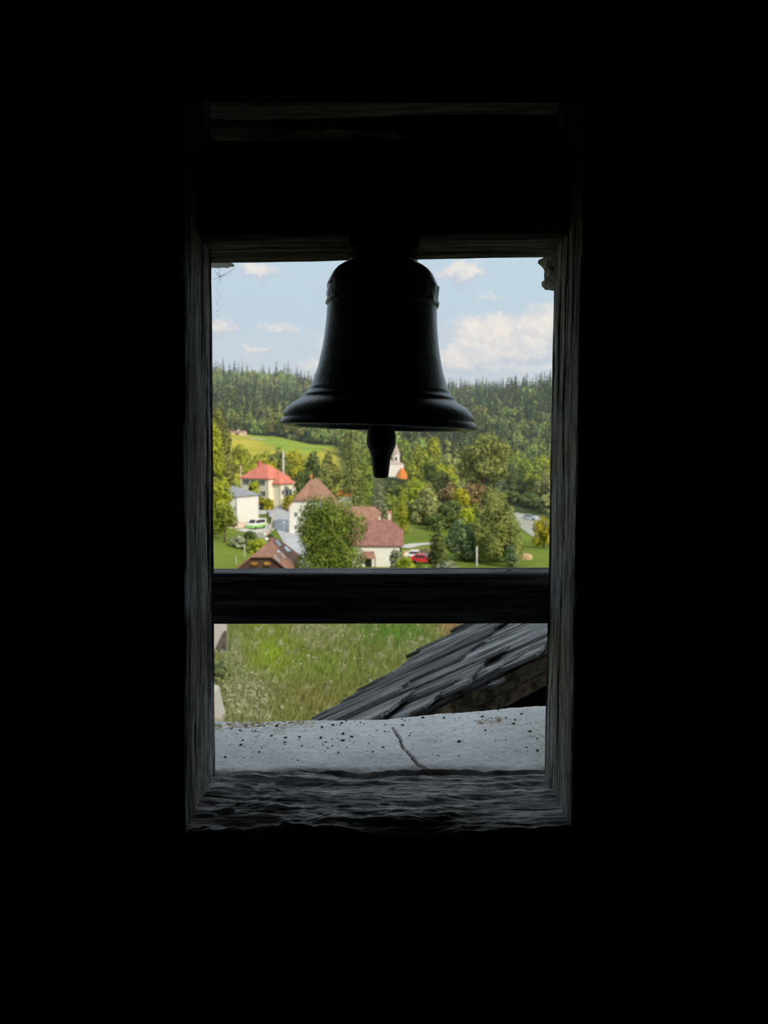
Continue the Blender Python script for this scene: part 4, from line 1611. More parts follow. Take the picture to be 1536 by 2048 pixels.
# ------------------------------------------------------------------ buildings
def house_shell(root, W_, L_, eh, rh, hf, hb, wall, roofm, over=0.45, deep=2.5, ox=0.0, oy=0.0, thick=0.22, wall_name='walls', roof_name='roof'):
    """walls and a gabled, half-hipped or hipped roof; ridge along local y, front at -y"""
    w2, l2 = W_ / 2, L_ / 2
    sl = rh / w2
    mb = MB()

    def end(y, f):
        pts = [(-w2, y, -deep), (w2, y, -deep), (w2, y, eh)]
        if f > 0.02:
            x1 = w2 * (1 - f)
            pts += [(x1, y, eh + f * rh)] + ([(-x1, y, eh + f * rh)] if x1 > 0.01 else [])
        pts.append((-w2, y, eh))
        return [(x + ox, yy + oy, z) for x, yy, z in pts]
    for y, f in ((-l2, hf), (l2, hb)):
        mb.plate(end(y, f), (0, 0.25 if y < 0 else -0.25, 0))
    for sx in (-1, 1):
        mb.box((ox + min(sx * w2, sx * (w2 - .25)), oy - l2, -deep), (ox + max(sx * w2, sx * (w2 - .25)), oy + l2, eh))
    mb.build(wall_name, MATS[wall], root)
    rb = MB()
    we, le = w2 + over, l2 + over
    ez = eh - over * sl
    tot = eh + rh - ez

    def inset(f):       # the hip leans back as steeply as the long sides
        return (1 - f) * we

    def hipz(f):
        return ez + f * tot
    xf, xb = we * (1 - hf), we * (1 - hb)
    yf, yb = -le + inset(hf), le - inset(hb)
    if yf > yb:
        yf = yb = (yf + yb) / 2
    zr = eh + rh + 0.05
    for sx in (-1, 1):
        poly = [(sx * we, -le, ez), (sx * we, le, ez)]
        if hb > 0.02:
            poly.append((sx * xb, le, hipz(hb)))
        poly.append((0, yb, zr))
        if abs(yb - yf) > 0.05:
            poly.append((0, yf, zr))
        if hf > 0.02:
            poly.append((sx * xf, -le, hipz(hf)))
        if sx > 0:
            poly.reverse()
        rb.plate([(x + ox, y + oy, z + thick) for x, y, z in poly], (0, 0, -thick))
    if hf < 0.98:
        rb.plate([(x + ox, y + oy, z + thick) for x, y, z in ((-xf, -le, hipz(hf)), (xf, -le, hipz(hf)), (0, yf, zr))], (0, 0, -thick))
    if hb < 0.98:
        rb.plate([(x + ox, y + oy, z + thick) for x, y, z in ((xb, le, hipz(hb)), (-xb, le, hipz(hb)), (0, yb, zr))], (0, 0, -thick))
    return rb.build(roof_name, MATS[roofm], root)


def face_m(face, W_, L_, ox=0.0, oy=0.0):
    if face == 'f':
        return Matrix.Translation((ox, oy - L_ / 2, 0))
    if face == 'b':
        return Matrix.Translation((ox, oy + L_ / 2, 0)) @ Matrix.Rotation(math.pi, 4, 'Z')
    if face == 'l':
        return Matrix.Translation((ox - W_ / 2, oy, 0)) @ Matrix.Rotation(-math.pi / 2, 4, 'Z')
    return Matrix.Translation((ox + W_ / 2, oy, 0)) @ Matrix.Rotation(math.pi / 2, 4, 'Z')


def window_on(root, M, u, z, w_, h_, shutters=False, name='window', mat='frame_white'):
    fr = MB()
    t_ = 0.09
    for lo, hi in (((u - w_ / 2, -.06, z), (u - w_ / 2 + t_, .1, z + h_)), ((u + w_ / 2 - t_, -.06, z), (u + w_ / 2, .1, z + h_)),
                   ((u - w_ / 2, -.06, z), (u + w_ / 2, .1, z + t_)), ((u - w_ / 2, -.06, z + h_ - t_), (u + w_ / 2, .1, z + h_)),
                   ((u - .03, -.05, z), (u + .03, .1, z + h_))):
        fr.box(lo, hi, M)
    f_ = fr.build(name, MATS[mat], root)
    MB().box((u - w_ / 2 + .02, -.03, z + .02), (u + w_ / 2 - .02, .05, z + h_ - .02), M).build('pane', MATS['glass_dark'], f_)
    if shutters:
        for sx in (-1, 1):
            c_ = u + sx * (w_ / 2 + w_ * 0.27)
            MB().box((c_ - w_ * .25, -.09, z - .02), (c_ + w_ * .25, -.03, z + h_ + .02), M).build('shutter', MATS['shutter'], f_)


def chimney(root, x, y, z0, z1, mat='wall_white', cap='roof_red', r=0.35):
    MB().box((x - r, y - r, z0), (x + r, y + r, z1)).build('chimney', MATS[mat], root)
    MB().box((x - r - .12, y - r - .12, z1), (x + r + .12, y + r + .12, z1 + .22)).build('chimney_cap', MATS[cap], root)


# red-roofed house at the upper left
p = at(530, 214)
p.z = P(530, 997, 214).z
rh_ = empty('house', p, R(55), label='two-storey cream house with a red hipped roof at the upper left of the village', cat='house')
house_shell(rh_, 8.2, 10.0, 6.0, 3.3, 0, 0, 'wall_cream', 'roof_red', .5)
house_shell(rh_, 5.4, 4.2, 4.7, 2.6, 0, 1, 'wall_cream', 'roof_red', .5, ox=0.6, oy=-5.4, wall_name='wing_walls', roof_name='wing_roof')
Mx = face_m('l', 8.2, 10.0)
for u, z in ((-3.2, 3.9), (-0.2, 3.9), (2.8, 3.9), (-2.9, 1.0), (0.4, 1.0), (3.0, 1.0)):
    window_on(rh_, Mx, u, z, 1.0, 1.35, True)
Mx = face_m('f', 5.4, 4.2, 0.6, -5.4)
for u, z, h_ in ((-1.7, 1.3, 1.3), (0.1, 0.6, 2.2), (1.7, 0.6, 2.2)):
    window_on(rh_, Mx, u, z, 0.9, h_, False)
chimney(rh_, 0.4, 2.4, 7.6, 10.2, 'roof_red', 'roof_red', .5)

# white house with half-hipped roof
p = at(629, 167)
p.z = P(629, 1062, 165).z
wh = empty('house', p, R(-7), label='white gabled house with a half-hipped brown roof behind the big maple-like tree', cat='house')
house_shell(wh, 8.4, 13, 5.3, 5.6, 0.36, 0.36, 'wall_white', 'roof_tan', .55)
Mx = face_m('f', 8.4, 13)
window_on(wh, Mx, -2.6, 3.4, .8, 1.0)
window_on(wh, Mx, 0.2, 3.4, .8, 1.0)
window_on(wh, Mx, 2.6, 3.4, .8, 1.0)
window_on(wh, Mx, -2.6, 0.7, .8, 1.0)
MB().lathe([(.12, 10.9), (.10, 11.5), (.25, 11.8), (.05, 12.3)], 8, Matrix.Translation((0, -3.2, 0))).build('finial', MATS['roof_orange'], wh)

# white house with rose-brown roof at the right of the tree
p = at(746, 130)
p.z = P(768, 1140, 126).z + 0.2
rw = empty('house', p, R(90), label='low white house with a rose-brown roof and chimney right of the big maple-like tree', cat='house')
house_shell(rw, 7.6, 9.4, 4.1, 3.4, 0.5, 1.0, 'wall_white', 'roof_rose', .4)
chimney(rw, 0.3, -2.8, 6.0, 9.0, 'wall_pink', 'roof_red', .28)
Mx = face_m('l', 7.6, 9.4)
pr = MB()
pr.plate([(Mx @ Vector(q)) for q in ((-1.9, -1.5, 2.0), (0.5, -1.5, 2.0), (0.2, 0.0, 2.9), (-1.6, 0.0, 2.9))], (0, 0, -.15))
pr.build('porch_roof', MATS['roof_brown'], rw)
pp = MB()
for u in (-1.8, 0.4):
    pp.box((u - .07, -1.45, -2), (u + .07, -1.31, 2.0), Mx)
pp.build('porch_post', MATS['wall_brown'], rw)
window_on(rw, Mx, -0.7, -0.6, 1.1, 2.2, False, 'door', 'wall_brown')
window_on(rw, Mx, 3.2, 1.3, .9, 1.1)

# house hidden behind the maple: only its roof edge shows
p = at(716, 147)
hb_ = empty('house', p, R(80), label='house with a pinkish brown roof mostly hidden behind the big maple-like tree', cat='house')
house_shell(hb_, 7.5, 8, 4.0, 3.8, 0.7, 1, 'wall_white', 'roof_tan', .4)

# small orange roof between the trees
p = at(691, 205)
p.z = P(691, 1002, 205).z
ho = empty('shed', p, R(80), label='small shed with an orange roof peeking out between the trees above the maple', cat='shed')
house_shell(ho, 3.6, 4.0, 1.6, 1.2, 0.6, 0.6, 'wall_white', 'roof_orange', .25)

# brown chalet in front at the left
cx_ = P(539, 1090, 112).x
p = Vector((-17.0, 113.2, gz(-17, 113)))
z_e = -16.35
ch = empty('house', p, 0, label='dark wooden chalet gable with a brown roof and skylights above the rail at the left', cat='house')
house_shell(ch, 7.2, 13.6, z_e - p.z, 2.85, 0.66, 0.66, 'wall_brown', 'roof_brown', .55)
bpy.context.view_layer.update()
EX = p.z
sl_ = 2.85 / 3.6


def on_slope(px, py):
    """where the pixel's line of sight meets the right slope of the chalet roof, in house coordinates"""
    r = ray(px, py)
    n_ = Vector((sl_, 0, 1)).normalized()
    pt = Vector((p.x, p.y, EX + (z_e - EX) + 2.85 + 0.27))
    kq = pt.dot(n_) / r.dot(n_)
    return r * kq - p


def skylight(corners, mat, name='skylight'):
    q = [on_slope(*c_) for c_ in corners]
    n_ = Vector((sl_, 0, 1)).normalized()
    f_ = MB().plate([a + n_ * 0.10 for a in q], -n_ * 0.14).build(name, MATS['metal_grey'], ch)
    c_ = sum(q, Vector()) / 4
    MB().plate([c_ + (a - c_) * 0.85 + n_ * 0.13 for a in q], -n_ * 0.05).build('pane', MATS[mat], f_)


skylight(((549, 1081), (554, 1081), (563, 1092), (558, 1094)), 'car_silver')
skylight(((566, 1095), (571, 1093), (582, 1103), (576, 1106)), 'lamp_white')
skylight(((553, 1102), (557, 1101), (560, 1105), (556, 1107)), 'car_silver')
skylight(((560, 1106), (563, 1105), (572, 1117), (568, 1118)), 'stone_grey')
skylight(((547, 1112), (549, 1111), (560, 1123), (557, 1124)), 'stone_grey')
Mx = face_m('f', 7.2, 13.6)
for px in (508.5, 535):
    c_ = P(px, 1128, 106.3) - p
    bm_ = MB()
    rg = np.random.default_rng(int(px))
    bm_.box((c_.x - .42, -7.15, c_.z - .28), (c_.x + .42, -6.8, c_.z - .02))
    fb = bm_.build('flower_box', MATS['wall_brown'], ch)
    V = leaf_quads(rg, [(c_.x + dx_, -7.0, c_.z + .08, .2, .2) for dx_ in (-.3, -.1, .1, .3)], 120, .07)
    link('flowers', quads_mesh('flowers', V), fb, MATS['yellow_flower'])
chimney(ch, -0.2, -0.5 + 4.0, 3.6, 5.6, 'wall_brown', 'roof_brown', .28)

# white building with a grey roof at the left edge
p = at(462, 176)
p.z = P(480, 1048, 172).z
wg = empty('house', p, R(-24), label='pale plain building with a grey hipped roof at the left edge of the village', cat='house')
house_shell(wg, 9.0, 9.0, 6.3, 1.9, 0, 0, 'wall_white', 'roof_grey', .35)
Mx = face_m('f', 9.0, 9.0)
window_on(wg, Mx, 1.6, 2.3, .7, 1.7)
window_on(wg, Mx, -1.6, 2.3, .7, 1.7)
p = at(470, 168)
tr_ = empty('terrace_wall', (0, 0, 0), label='low pinkish terrace wall below the pale building at the left', cat='wall')
a_, b_2 = G(436, 1058), G(500, 1056)
wl = MB()
d_ = (b_2 - a_)
nrm_ = Vector((-d_.y, d_.x, 0)).normalized()
wl.plate([a_ + Vector((0, 0, -1)), b_2 + Vector((0, 0, -1)), b_2 + Vector((0, 0, 1.1)), a_ + Vector((0, 0, 1.3))], nrm_ * 0.4)
wl.build('masonry', MATS['wall_pink'], tr_)
MB().plate([a_ + Vector((0, 0, 1.3)) - nrm_ * .06, b_2 + Vector((0, 0, 1.1)) - nrm_ * .06, b_2 + Vector((0, 0, 1.22)) - nrm_ * .06, a_ + Vector((0, 0, 1.42)) - nrm_ * .06], nrm_ * 0.5).build('coping', MATS['stone_beige'], tr_)


def low_wall(name, pts, h, mat, label, cat='wall', th=0.35, cap=None):
    root = empty(name, tuple(pts[0]), 0, label=label, cat=cat)
    o_ = Vector(pts[0])
    mb, cp = MB(), MB()
    for a, b in zip(pts[:-1], pts[1:]):
        d_ = b - a
        n_ = Vector((-d_.y, d_.x, 0)).normalized()
        dn, up = Vector((0, 0, -.8)), Vector((0, 0, h))
        mb.plate([a + dn - o_, b + dn - o_, b + up - o_, a + up - o_], n_ * th)
        cp.plate([a + up - n_ * .05 - o_, b + up - n_ * .05 - o_, b + up * 1.0 + Vector((0, 0, .1)) - n_ * .05 - o_, a + up + Vector((0, 0, .1)) - n_ * .05 - o_], n_ * (th + .1))
    mb.build('masonry', MATS[mat], root)
    cp.build('coping', MATS[cap or mat], root)
    return root


low_wall('retaining_wall', [G(497, 1079), G(531, 1076), G(543, 1066)], 1.2, 'stone_grey', 'dark grey retaining wall beside the parked van', cap='gravel')
low_wall('garden_wall', [G(537, 1074), G(546, 1052), G(548, 1036)], 0.9, 'stone_beige', 'beige garden wall along the left side of the village road')
low_wall('garden_wall', [G(512, 1004), G(532, 1006), G(553, 1014)], 0.7, 'stone_beige', 'low beige wall in front of the red-roofed house')
low_wall('stone_wall', [G(806, 1114), G(835, 1109), G(860, 1108)], 0.9, 'hay', 'brown stone embankment wall behind the parked red car')

# church on the slope beyond the clapper
p = at(790, 332)
p.z = P(790, 967, 332).z
chh = empty('church', p, R(6), label='small white village church with a spire and orange roofs beside the clapper', cat='church')
house_shell(chh, 6.8, 8.0, 8.2, 1.7, 0.1, 0.5, 'wall_white', 'roof_spire', .15)
house_shell(chh, 6.4, 7.0, 7.4, 4.2, 1, 1, 'wall_white', 'roof_red', .3, ox=-2.6, oy=5.5, wall_name='nave_walls', roof_name='nave_roof')
tw_ = MB()
tw_.lathe([(1.55, 5.0), (1.55, 12.2), (1.8, 12.4), (1.8, 12.7)], 8, Matrix.Translation((0.7, 2.2, 0)), False)
tw_.build('tower', MATS['wall_white'], chh)
MB().lathe([(1.85, 12.6), (1.5, 13.6), (1.35, 14.4), (0.7, 15.6), (0.28, 16.6), (0.12, 18.2), (0.02, 18.6)], 8, Matrix.Translation((0.7, 2.2, 0)), False).build('spire', MATS['roof_spire'], chh)
MB().box((0.2, 0.60, 9.8), (1.1, 0.72, 11.4)).build('belfry_window', MATS['glass_dark'], chh)
MB().lathe([(2.5, -2.5), (2.5, 2.0)], 8, Matrix.Translation((2.5, -4.6, 0)), False).build('apse', MATS['wall_white'], chh)
MB().lathe([(3.2, 1.75), (3.15, 1.85), (2.05, 4.3), (0.95, 6.3), (0.5, 6.7)], 8, Matrix.Translation((2.5, -4.6, 0)) @ Matrix.Rotation(R(22), 4, 'Z'), False).build('apse_roof', MATS['roof_orange'], chh)

# far shed on the meadow
p = at(478, 440)
p.z = P(478, 873, 440).z
fs_ = empty('barn', p, R(80), label='long pale barn at the top of the meadow on the left', cat='barn')
house_shell(fs_, 4.0, 8.6, 2.4, 0.7, 1, 1, 'wall_pink', 'roof_tan', .2)
MB().box((-2.06, -1.2, 0), (-1.98, 1.2, 1.9)).build('door', MATS['wall_brown'], fs_)
lump('mast', MATS['frame_white'], (0, 0, 3.4), (.5, .5, .5), 2, fs_, .2)

# ------------------------------------------------------------------ roads and yards
strip('road', [G(560, 1003), G(560, 1016), G(572, 1040), G(583, 1068), G(600, 1098), G(620, 1132), G(650, 1165)], [8, 9, 6.5, 5.5, 5.0, 4.8, 4.8], MATS['asphalt'], .12,
      'grey asphalt village road running down towards the big tree', 'road')
strip('road', [G(502, 1026), G(530, 1024), G(560, 1020)], [6, 6, 6], MATS['gravel'], .10, 'pale forecourt between the pale building and the road', 'yard')
strip('road', [G(497, 1066), G(520, 1060), G(544, 1048)], [6, 6, 5], MATS['gravel'], .10, 'pale parking bay where the van stands', 'yard')
strip('path', [G(806, 1096), G(830, 1090), G(872, 1087)], [3.4, 3.2, 2.6], MATS['gravel'], .10, 'pale village path right of the rose-brown roof', 'path')
strip('road', [G(1040, 1027), G(1056, 1040), G(1070, 1060), G(1092, 1080)], [14, 11, 7, 4], MATS['car_park'], .10, 'gravel car park at the right beyond the lawn', 'car park')
strip('path', [at(497, 424), at(515, 428), at(533, 426)], [3, 4, 3], MATS['stone_beige'], .15, 'bare pale patch of soil at the top of the meadow', 'path')
strip('path', [G(565, 1040) + Vector((-.8, 0, 0)), G(572, 1040) + Vector((.8, 0, 0))], [2.0, 2.0], MATS['frame_white'], .16, 'white painted crossing mark on the village road', 'marking', 3)


# ------------------------------------------------------------------ cars, people, poles
def car(px, py, rz, paint, label, L_=4.2, Wd=1.75, H_=1.48, van=False, lower=None, cat='car', group=None):
    p = G(px, py)
    root = empty('van' if van else 'car', p + Vector((0, 0, .12)), R(rz), label=label, cat=cat, group=group)
    if van:
        prof_ = [(-.5, .30), (-.5, .55), (-.47, .95), (-.36, 1.15), (-.24, 1.88), (-.2, 1.95), (.46, 1.97), (.5, 1.85), (.5, .30)]
    else:
        prof_ = [(-.5, .28), (-.5, .55), (-.46, .72), (-.24, .90), (-.08, 1.40), (-.02, 1.46), (.26, 1.46), (.42, 1.05), (.49, .98), (.5, .6), (.5, .28)]
    pr_ = [(a * L_, z * H_ / (1.97 if van else 1.46)) for a, z in prof_]
    vs, fs = [], []
    n_ = len(pr_)
    for y_, ins in ((-Wd / 2, 0), (Wd / 2, 0)):
        for x, z in pr_:
            k_ = 1 - 0.14 * max(0, (z - H_ * .55) / (H_ * .45))
            vs.append((x, y_ * k_, z))
    for i in range(n_):
        j = (i + 1) % n_
        fs.append((i, j, j + n_, i + n_))
    fs += [tuple(range(n_)), tuple(reversed(range(n_, 2 * n_)))]
    body = MB().add(vs, fs).build('body', MATS[paint], root)
    gl = MB()
    zs0, zs1 = H_ * (.60 if van else .64), H_ * (.92 if van else .93)
    k0, k1 = 1 - .14 * (zs0 / H_ - .55) / .45, 1 - .14 * (zs1 / H_ - .55) / .45
    xa0, xa1, xb1, xb0 = (-.30, -.23, .40, .42) if van else (-.19, -.08, .27, .36)
    for sy in (-1, 1):
        y0, y1 = sy * Wd / 2 * k0, sy * Wd / 2 * k1
        gl.plate([(xa0 * L_, y0 + sy * .02, zs0), (xb0 * L_, y0 + sy * .02, zs0), (xb1 * L_, y1 + sy * .02, zs1), (xa1 * L_, y1 + sy * .02, zs1)], (0, -sy * .06, 0))
    gl.build('side_window', MATS['glass_dark'], root)
    if van:
        ws, wt = (-.355, .60), (-.245, .94)
    else:
        ws, wt = (-.235, .625), (-.088, .95)
    ww = Wd * .42
    nx = Vector((-(wt[1] - ws[1]) * H_, 0, (wt[0] - ws[0]) * L_)).normalized()
    if nx.x > 0:
        nx = -nx
    q = [Vector((ws[0] * L_, -ww, ws[1] * H_)), Vector((ws[0] * L_, ww, ws[1] * H_)), Vector((wt[0] * L_, ww * .92, wt[1] * H_)), Vector((wt[0] * L_, -ww * .92, wt[1] * H_))]
    MB().plate([a + nx * .035 for a in q], -nx * .06).build('windscreen', MATS['glass_dark'], root)
    if lower:
        MB().box((-.508 * L_, -Wd / 2 - .012, .32), (.508 * L_, Wd / 2 + .012, H_ * .42)).build('lower_body', MATS[lower], root)
    for sx in (-.32, .31):
        for sy in (-1, 1):
            MB().lathe([(.31, -.1), (.32, -.05), (.32, .05), (.31, .1)], 14, Matrix.Translation((sx * L_, sy * (Wd / 2 - .08), .30)) @ Matrix.Rotation(math.pi / 2, 4, 'X')).build('wheel', MATS['tyre'], root)
    hl = MB()
    for sy in (-1, 1):
        hl.box((-.507 * L_, sy * Wd * .36 - .17, H_ * .38), (-.49 * L_, sy * Wd * .36 + .17, H_ * .47))
    hl.build('headlight', MATS['lamp_white'], root)
    return root


car(513, 1058, 62, 'car_white', 'white van with bright green lower body parked below the pale building', 4.7, 1.9, 2.1, True, 'van_green', 'van')
car(1059, 1040, 150, 'car_silver', 'silver-blue car on the gravel car park at the right', 4.4)
car(846, 1127, 165, 'car_red', 'red car parked behind the bushes right of the white house', 4.1)
car(834, 1119, 170, 'car_white', 'white car parked behind the red car', 4.1)
car(520, 1018, 80, 'car_black', 'black car right of its dark neighbour in front of the forecourt wall', 4.0)
car(506, 1021, 80, 'car_black', 'dark car next to the corner of the pale building', 4.0)
car(582, 984, 75, 'car_white', 'white car parked right of the red-roofed house', 4.2)
car(581, 972, 20, 'car_white', 'farther white car beside the red-roofed house', 4.2)


def person(px, py, rz, top, legs, label, H=1.72):
    p = G(px, py)
    root = empty('person', p + Vector((0, 0, .13)), R(rz), label=label, cat='person')
    J = {'pelvis': (0, 0, .93), 'waist': (0, 0, 1.08), 'chest': (0, -.02, 1.30), 'neck': (0, -.01, 1.47), 'head': (0, -.03, 1.60), 'crown': (0, -.02, 1.70),
         'hl': (.10, 0, .90), 'kl': (.11, -.10, .50), 'al': (.11, .0, .09), 'tl': (.12, -.14, .04),
         'hr': (-.10, 0, .90), 'kr': (-.11, .02, .50), 'ar': (-.11, .16, .11), 'tr': (-.12, .03, .04),
         'sl': (.19, 0, 1.40), 'el': (.25, .05, 1.13), 'wl': (.25, -.08, .90), 'fl': (.25, -.12, .80),
         'sr': (-.19, 0, 1.40), 'er': (-.25, -.04, 1.13), 'wr': (-.24, -.16, .92), 'fr': (-.24, -.21, .83)}
    rad = dict(pelvis=.15, waist=.13, chest=.16, neck=.06, head=.105, crown=.07, hl=.10, kl=.065, al=.045, tl=.04, hr=.10, kr=.065, ar=.045, tr=.04,
               sl=.075, el=.045, wl=.032, fl=.035, sr=.075, er=.045, wr=.032, fr=.035)
    E_ = ['pelvis waist', 'waist chest', 'chest neck', 'neck head', 'head crown', 'pelvis hl', 'hl kl', 'kl al', 'al tl', 'pelvis hr', 'hr kr', 'kr ar', 'ar tr',
          'chest sl', 'sl el', 'el wl', 'wl fl', 'chest sr', 'sr er', 'er wr', 'wr fr']
    ks = list(J)
    me = bpy.data.meshes.new('body')
    me.from_pydata([J[k_] for k_ in ks], [tuple(ks.index(x) for x in e.split()) for e in E_], [])
    o = link('body', me, root)
    md = o.modifiers.new('skin', 'SKIN')
    for i, k_ in enumerate(ks):
        sv = me.skin_vertices[0].data[i]
        sv.radius = (rad[k_], rad[k_] * (.8 if k_ in ('chest', 'waist', 'pelvis') else 1))
        sv.use_root = (k_ == 'pelvis')
    o.modifiers.new('sub', 'SUBSURF').levels = 1
    dg = bpy.context.evaluated_depsgraph_get()
    m2 = bpy.data.meshes.new_from_object(o.evaluated_get(dg))
    o.modifiers.clear()
    o.data = m2
    m2.materials.clear()
    for nm in (top, legs, 'skin', 'cloth_dark'):
        m2.materials.append(MATS[nm])
    for f_ in m2.polygons:
        z = f_.center.z
        armx = abs(f_.center.x) > .2
        f_.material_index = 2 if z > 1.47 or (armx and z < .92) else (0 if z > .95 or armx else 1)
        if z > 1.64 or (z > 1.56 and f_.center.y > .02):
            f_.material_index = 3
        f_.use_smooth = True
    return root


person(568, 1017, 20, 'cloth_red', 'cloth_red', 'person in red clothes walking on the village road')
person(536, 1037, 200, 'cloth_dark', 'cloth_dark', 'person in dark clothes at the garden wall beside the road')


def pole(name, px, y0, y1, Y, r, mat, label, cat='pole', arm=False, globe=0.0):
    base = at(px, Y)
    zb, zt = P(px, y1, Y).z, P(px, y0, Y).z
    base.z = min(zb, base.z)
    root = empty(name, base, 0, label=label, cat=cat)
    h = zt - base.z
    MB().tube([(0, 0, -.3), (0, 0, h * .5), (0, 0, h)], [r * 1.15, r, r * .8], 8).build('post', MATS[mat], root)
    if arm:
        MB().box((-.5, -.06, h - .7), (.5, .06, h - .58)).build('crossarm', MATS['wall_brown'], root)
    if globe:
        MB().lathe([(globe * math.sin(a), h + globe * .8 - globe * math.cos(a)) for a in np.linspace(.15, 3.0, 9)], 14).build('lamp_globe', MATS['lamp_white'], root)
    return root


pole('utility_pole', 567, 902, 975, 222, .28, 'pole_wood', 'tall pale utility pole behind the red-roofed house', 'pole', True)
pole('pole', 482, 930, 956, 232, .16, 'wall_pink', 'thin pinkish pole left of the red roof')
pole('pole', 598, 957, 988, 204, .16, 'wall_pink', 'thin pinkish pole left of the half-hipped roof')
pole('lamp_post', 567, 1046, 1083, 150, .06, 'metal_grey', 'slim grey lamp post in the middle of the village road edge', 'lamp', False, .16)
pole('street_lamp', 528, 1071, 1092, 136, .05, 'metal_grey', 'white globe lamp above the retaining wall, upper left of a pair', 'lamp', False, .26)
pole('street_lamp', 532, 1081, 1098, 131, .05, 'metal_grey', 'white globe lamp just behind the chalet ridge, lower right of a pair', 'lamp', False, .28)
pole('garden_post', 487, 1090, 1108, 126, .07, 'pole_wood', 'short pale garden post on the lawn', 'post')
pole('garden_post', 470, 1112, 1135, 118, .05, 'pole_wood', 'thin pale post on the lawn left of the chalet', 'post')
pole('white_pole', 955, 1094, 1145, 122, .14, 'birch', 'slim white pole standing on the lawn in front of the bluish tree', 'pole')
pole('garden_post', 905, 1045, 1076, 150, .06, 'pole_wood', 'thin pale post between the willow bush and the bluish tree', 'post')
hp = empty('hay_heap', G(1053, 1119), 0, label='small tan hay heap on the lawn at the right', cat='hay')
lump('hay', MATS['hay'], (0, 0, .3), (.85, .7, .62), 4, hp, .25)

# ------------------------------------------------------------------ rough grass below the tower
grng = np.random.default_rng(5)
NB = 225000
yy = 36 + 50 * grng.random(NB) ** 0.8
uu = grng.uniform(-.64, .64, NB)
xx = uu * yy
zz = ground_z(xx, yy)
ppx = 768 + F * uu
ppy = 904 - zz / yy * F
keep = ~((ppx < 456) & (ppy < 1322))
xx, yy, zz, uu, ppx, ppy = (q_[keep] for q_ in (xx, yy, zz, uu, ppx, ppy))
NB = len(xx)
pn = np.array([mnoise.noise((a * .55, b * .22, 3.0)) for a, b in zip(xx, yy)])
pn2 = np.array([mnoise.noise((a * 1.3, b * .55, 7.0)) for a, b in zip(xx, yy)])
base = np.array([0.235, 0.270, 0.075])
colr = np.tile(base, (NB, 1))


def patch(cx, cy, rx, ry, c, k=1.0):
    global colr
    g = np.exp(-(((ppx - cx) / rx) ** 2 + ((ppy - cy) / ry) ** 2)) * k
    g = np.clip(g + pn * .5 * g, 0, 1)[:, None]
    colr = colr * (1 - g) + np.array(c) * g


patch(540, 1320, 50, 50, (0.30, 0.40, 0.040))
patch(780, 1275, 95, 32, (0.15, 0.27, 0.045))
patch(650, 1350, 60, 30, (0.24, 0.33, 0.060), .8)
patch(840, 1310, 50, 22, (0.33, 0.37, 0.16), .7)
patch(480, 1420, 60, 50, (0.42, 0.43, 0.23), .9)
patch(455, 1320, 26, 40, (0.36, 0.38, 0.19), .8)
patch(640, 1280, 70, 22, (0.36, 0.37, 0.17), .7)
patch(620, 1420, 120, 34, (0.29, 0.26, 0.095), .6)
patch(915, 1262, 40, 26, (0.42, 0.26, 0.14), 1.0)
pale = np.clip((pn2 - .18) * 2.2, 0, .75)[:, None]
colr = colr * (1 - pale) + np.array([0.47, 0.45, 0.26]) * pale
colr *= (0.72 + 0.56 * grng.random(NB))[:, None]
hgt = (0.32 + 0.45 * grng.random(NB)) * (1 + .5 * pn)
ang = grng.uniform(0, 6.283, NB)
wd = 0.022 + 0.03 * grng.random(NB)
lean = hgt * grng.uniform(.15, .8, NB)
la = grng.normal(0.6, 0.8, NB)
a = np.stack([np.cos(ang) * wd, np.sin(ang) * wd, np.zeros(NB)], 1)
b = np.stack([np.cos(la) * lean, np.sin(la) * lean, hgt], 1)
p0 = np.stack([xx, yy, zz - .03], 1)
V = np.stack([p0 - a, p0 + a, p0 + b + a * .35, p0 + b - a * .35], 1).reshape(-1, 3)
me = quads_mesh('grass', V)
ca = me.color_attributes.new('blade', 'FLOAT_COLOR', 'POINT')
ca.data.foreach_set('color', np.concatenate([np.repeat(colr, 4, 0), np.ones((NB * 4, 1))], 1).astype(np.float32).reshape(-1))
m, t, out = shader('rough_grass')
at_ = t.n('ShaderNodeAttribute', attribute_name='blade')
d = t.n('ShaderNodeBsdfDiffuse')
tr = t.n('ShaderNodeBsdfTranslucent')
mx = t.n('ShaderNodeMixShader')
mx.inputs[0].default_value = .35
t.link(at_.outputs['Color'], d.inputs[0])
t.link(at_.outputs['Color'], tr.inputs[0])
t.link(d.outputs[0], mx.inputs[1])
t.link(tr.outputs[0], mx.inputs[2])
t.link(mx.outputs[0], out.inputs[0])
tag(link('grass', me, None, MATS['rough_grass']), 'tall rough meadow grass growing on the slope below the tower', 'grass', kind='stuff')
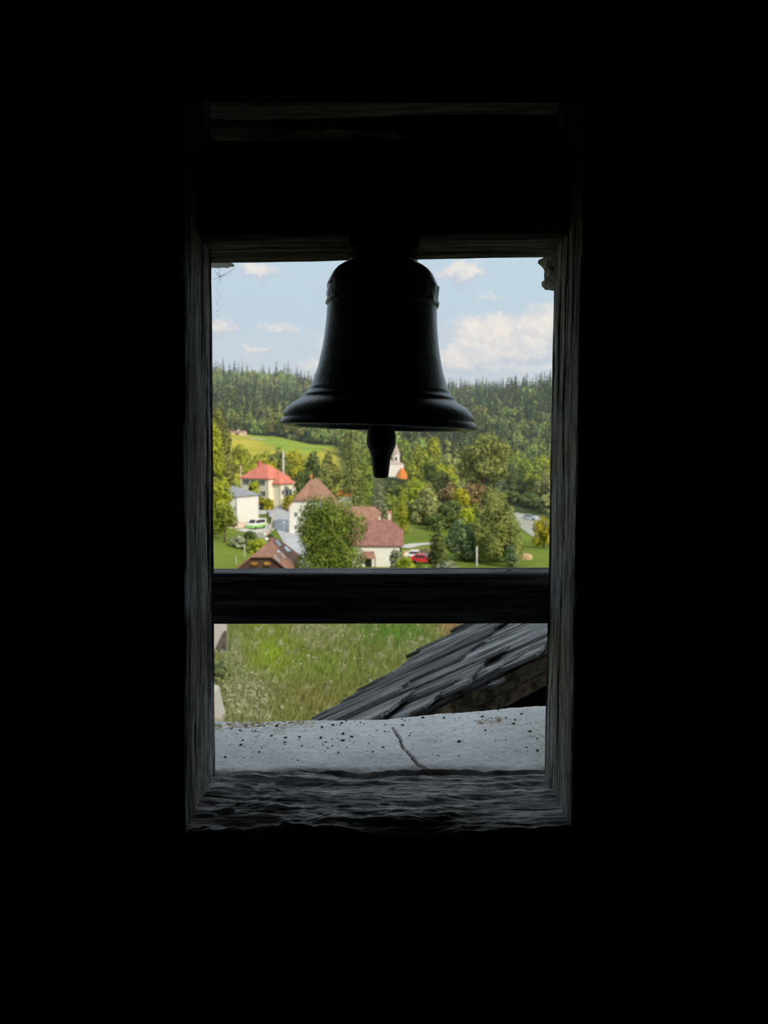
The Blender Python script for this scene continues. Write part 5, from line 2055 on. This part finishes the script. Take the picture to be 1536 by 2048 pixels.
# pale umbels and seed heads among the grass
sel = np.where((colr[:, 2] > 0.13) & (grng.random(NB) < .13))[0]
nf = len(sel)
c0 = p0[sel] + b[sel] * 1.05 + np.array([0, 0, .12])
s_ = grng.uniform(.05, .15, nf)[:, None]
th_ = grng.uniform(0, 6.283, nf)
a = np.stack([np.cos(th_), np.sin(th_), grng.uniform(-.4, .4, nf)], 1) * s_
b2 = np.stack([-np.sin(th_), np.cos(th_), grng.uniform(-.2, .6, nf)], 1) * s_
V = np.stack([c0 - a, c0 - b2, c0 + a, c0 + b2], 1).reshape(-1, 3)
tag(link('meadow_flowers', quads_mesh('meadow_flowers', V), None, MATS['umbel']), 'pale whitish umbel flower heads among the rough grass', 'flowers', kind='stuff')

# pale wall, dark board and buttress at the left edge below the rail
bw = empty('boundary_wall', G(436, 1312), 0, label='pale plastered garden wall at the left edge below the rail', cat='wall')
bo = bw.location.copy()
Yw = bo.y
MB().plate([P(380, 1315, Yw) - bo, P(452, 1315, Yw) - bo, P(452, 1240, Yw) - bo, P(380, 1240, Yw) - bo], (0, .5, 0)).build('masonry', MATS['rough_plaster'], bw)
MB().plate([P(428, 1306, Yw - .3) - bo, P(449, 1262, Yw - .3) - bo, P(453, 1262, Yw - .3) - bo, P(453, 1318, Yw - .3) - bo, P(448, 1290, Yw - .3) - bo, P(432, 1318, Yw - .3) - bo], (0, .12, 0)).build('leaning_board', MATS['shutter'], bw)
q = G(435, 1452)
bt = empty('buttress', q, 0, label='sloping pale stone buttress at the lower left corner of the view', cat='wall')
MB().plate([P(400, 1375, q.y) - q, P(431, 1384, q.y) - q, P(437, 1415, q.y) - q, P(449, 1460, q.y) - q, P(400, 1460, q.y) - q], (0, 1.2, 0)).build('masonry', MATS['rough_plaster'], bt)
tree(432, 1318, 57, 46, 'leaf_blue', 'dark bluish bush at the left edge between pale wall and buttress', 'round', 900, leaf_m=.10, trunk=.02, name='bush', cat='bush')

# ------------------------------------------------------------------ thin summer haze over the far valley
m, t, out = shader('haze')
vs_ = t.n('ShaderNodeVolumeScatter')
vs_.inputs['Color'].default_value = (0.80, 0.90, 1.0, 1)
vs_.inputs['Density'].default_value = 0.00030
vs_.inputs['Anisotropy'].default_value = 0.2
t.link(vs_.outputs[0], out.inputs['Volume'])
tag(MB().box((-900, 160, -40), (900, 1320, 130)).build('haze', m), 'thin bluish summer haze hanging over the far hills', 'haze', kind='stuff')
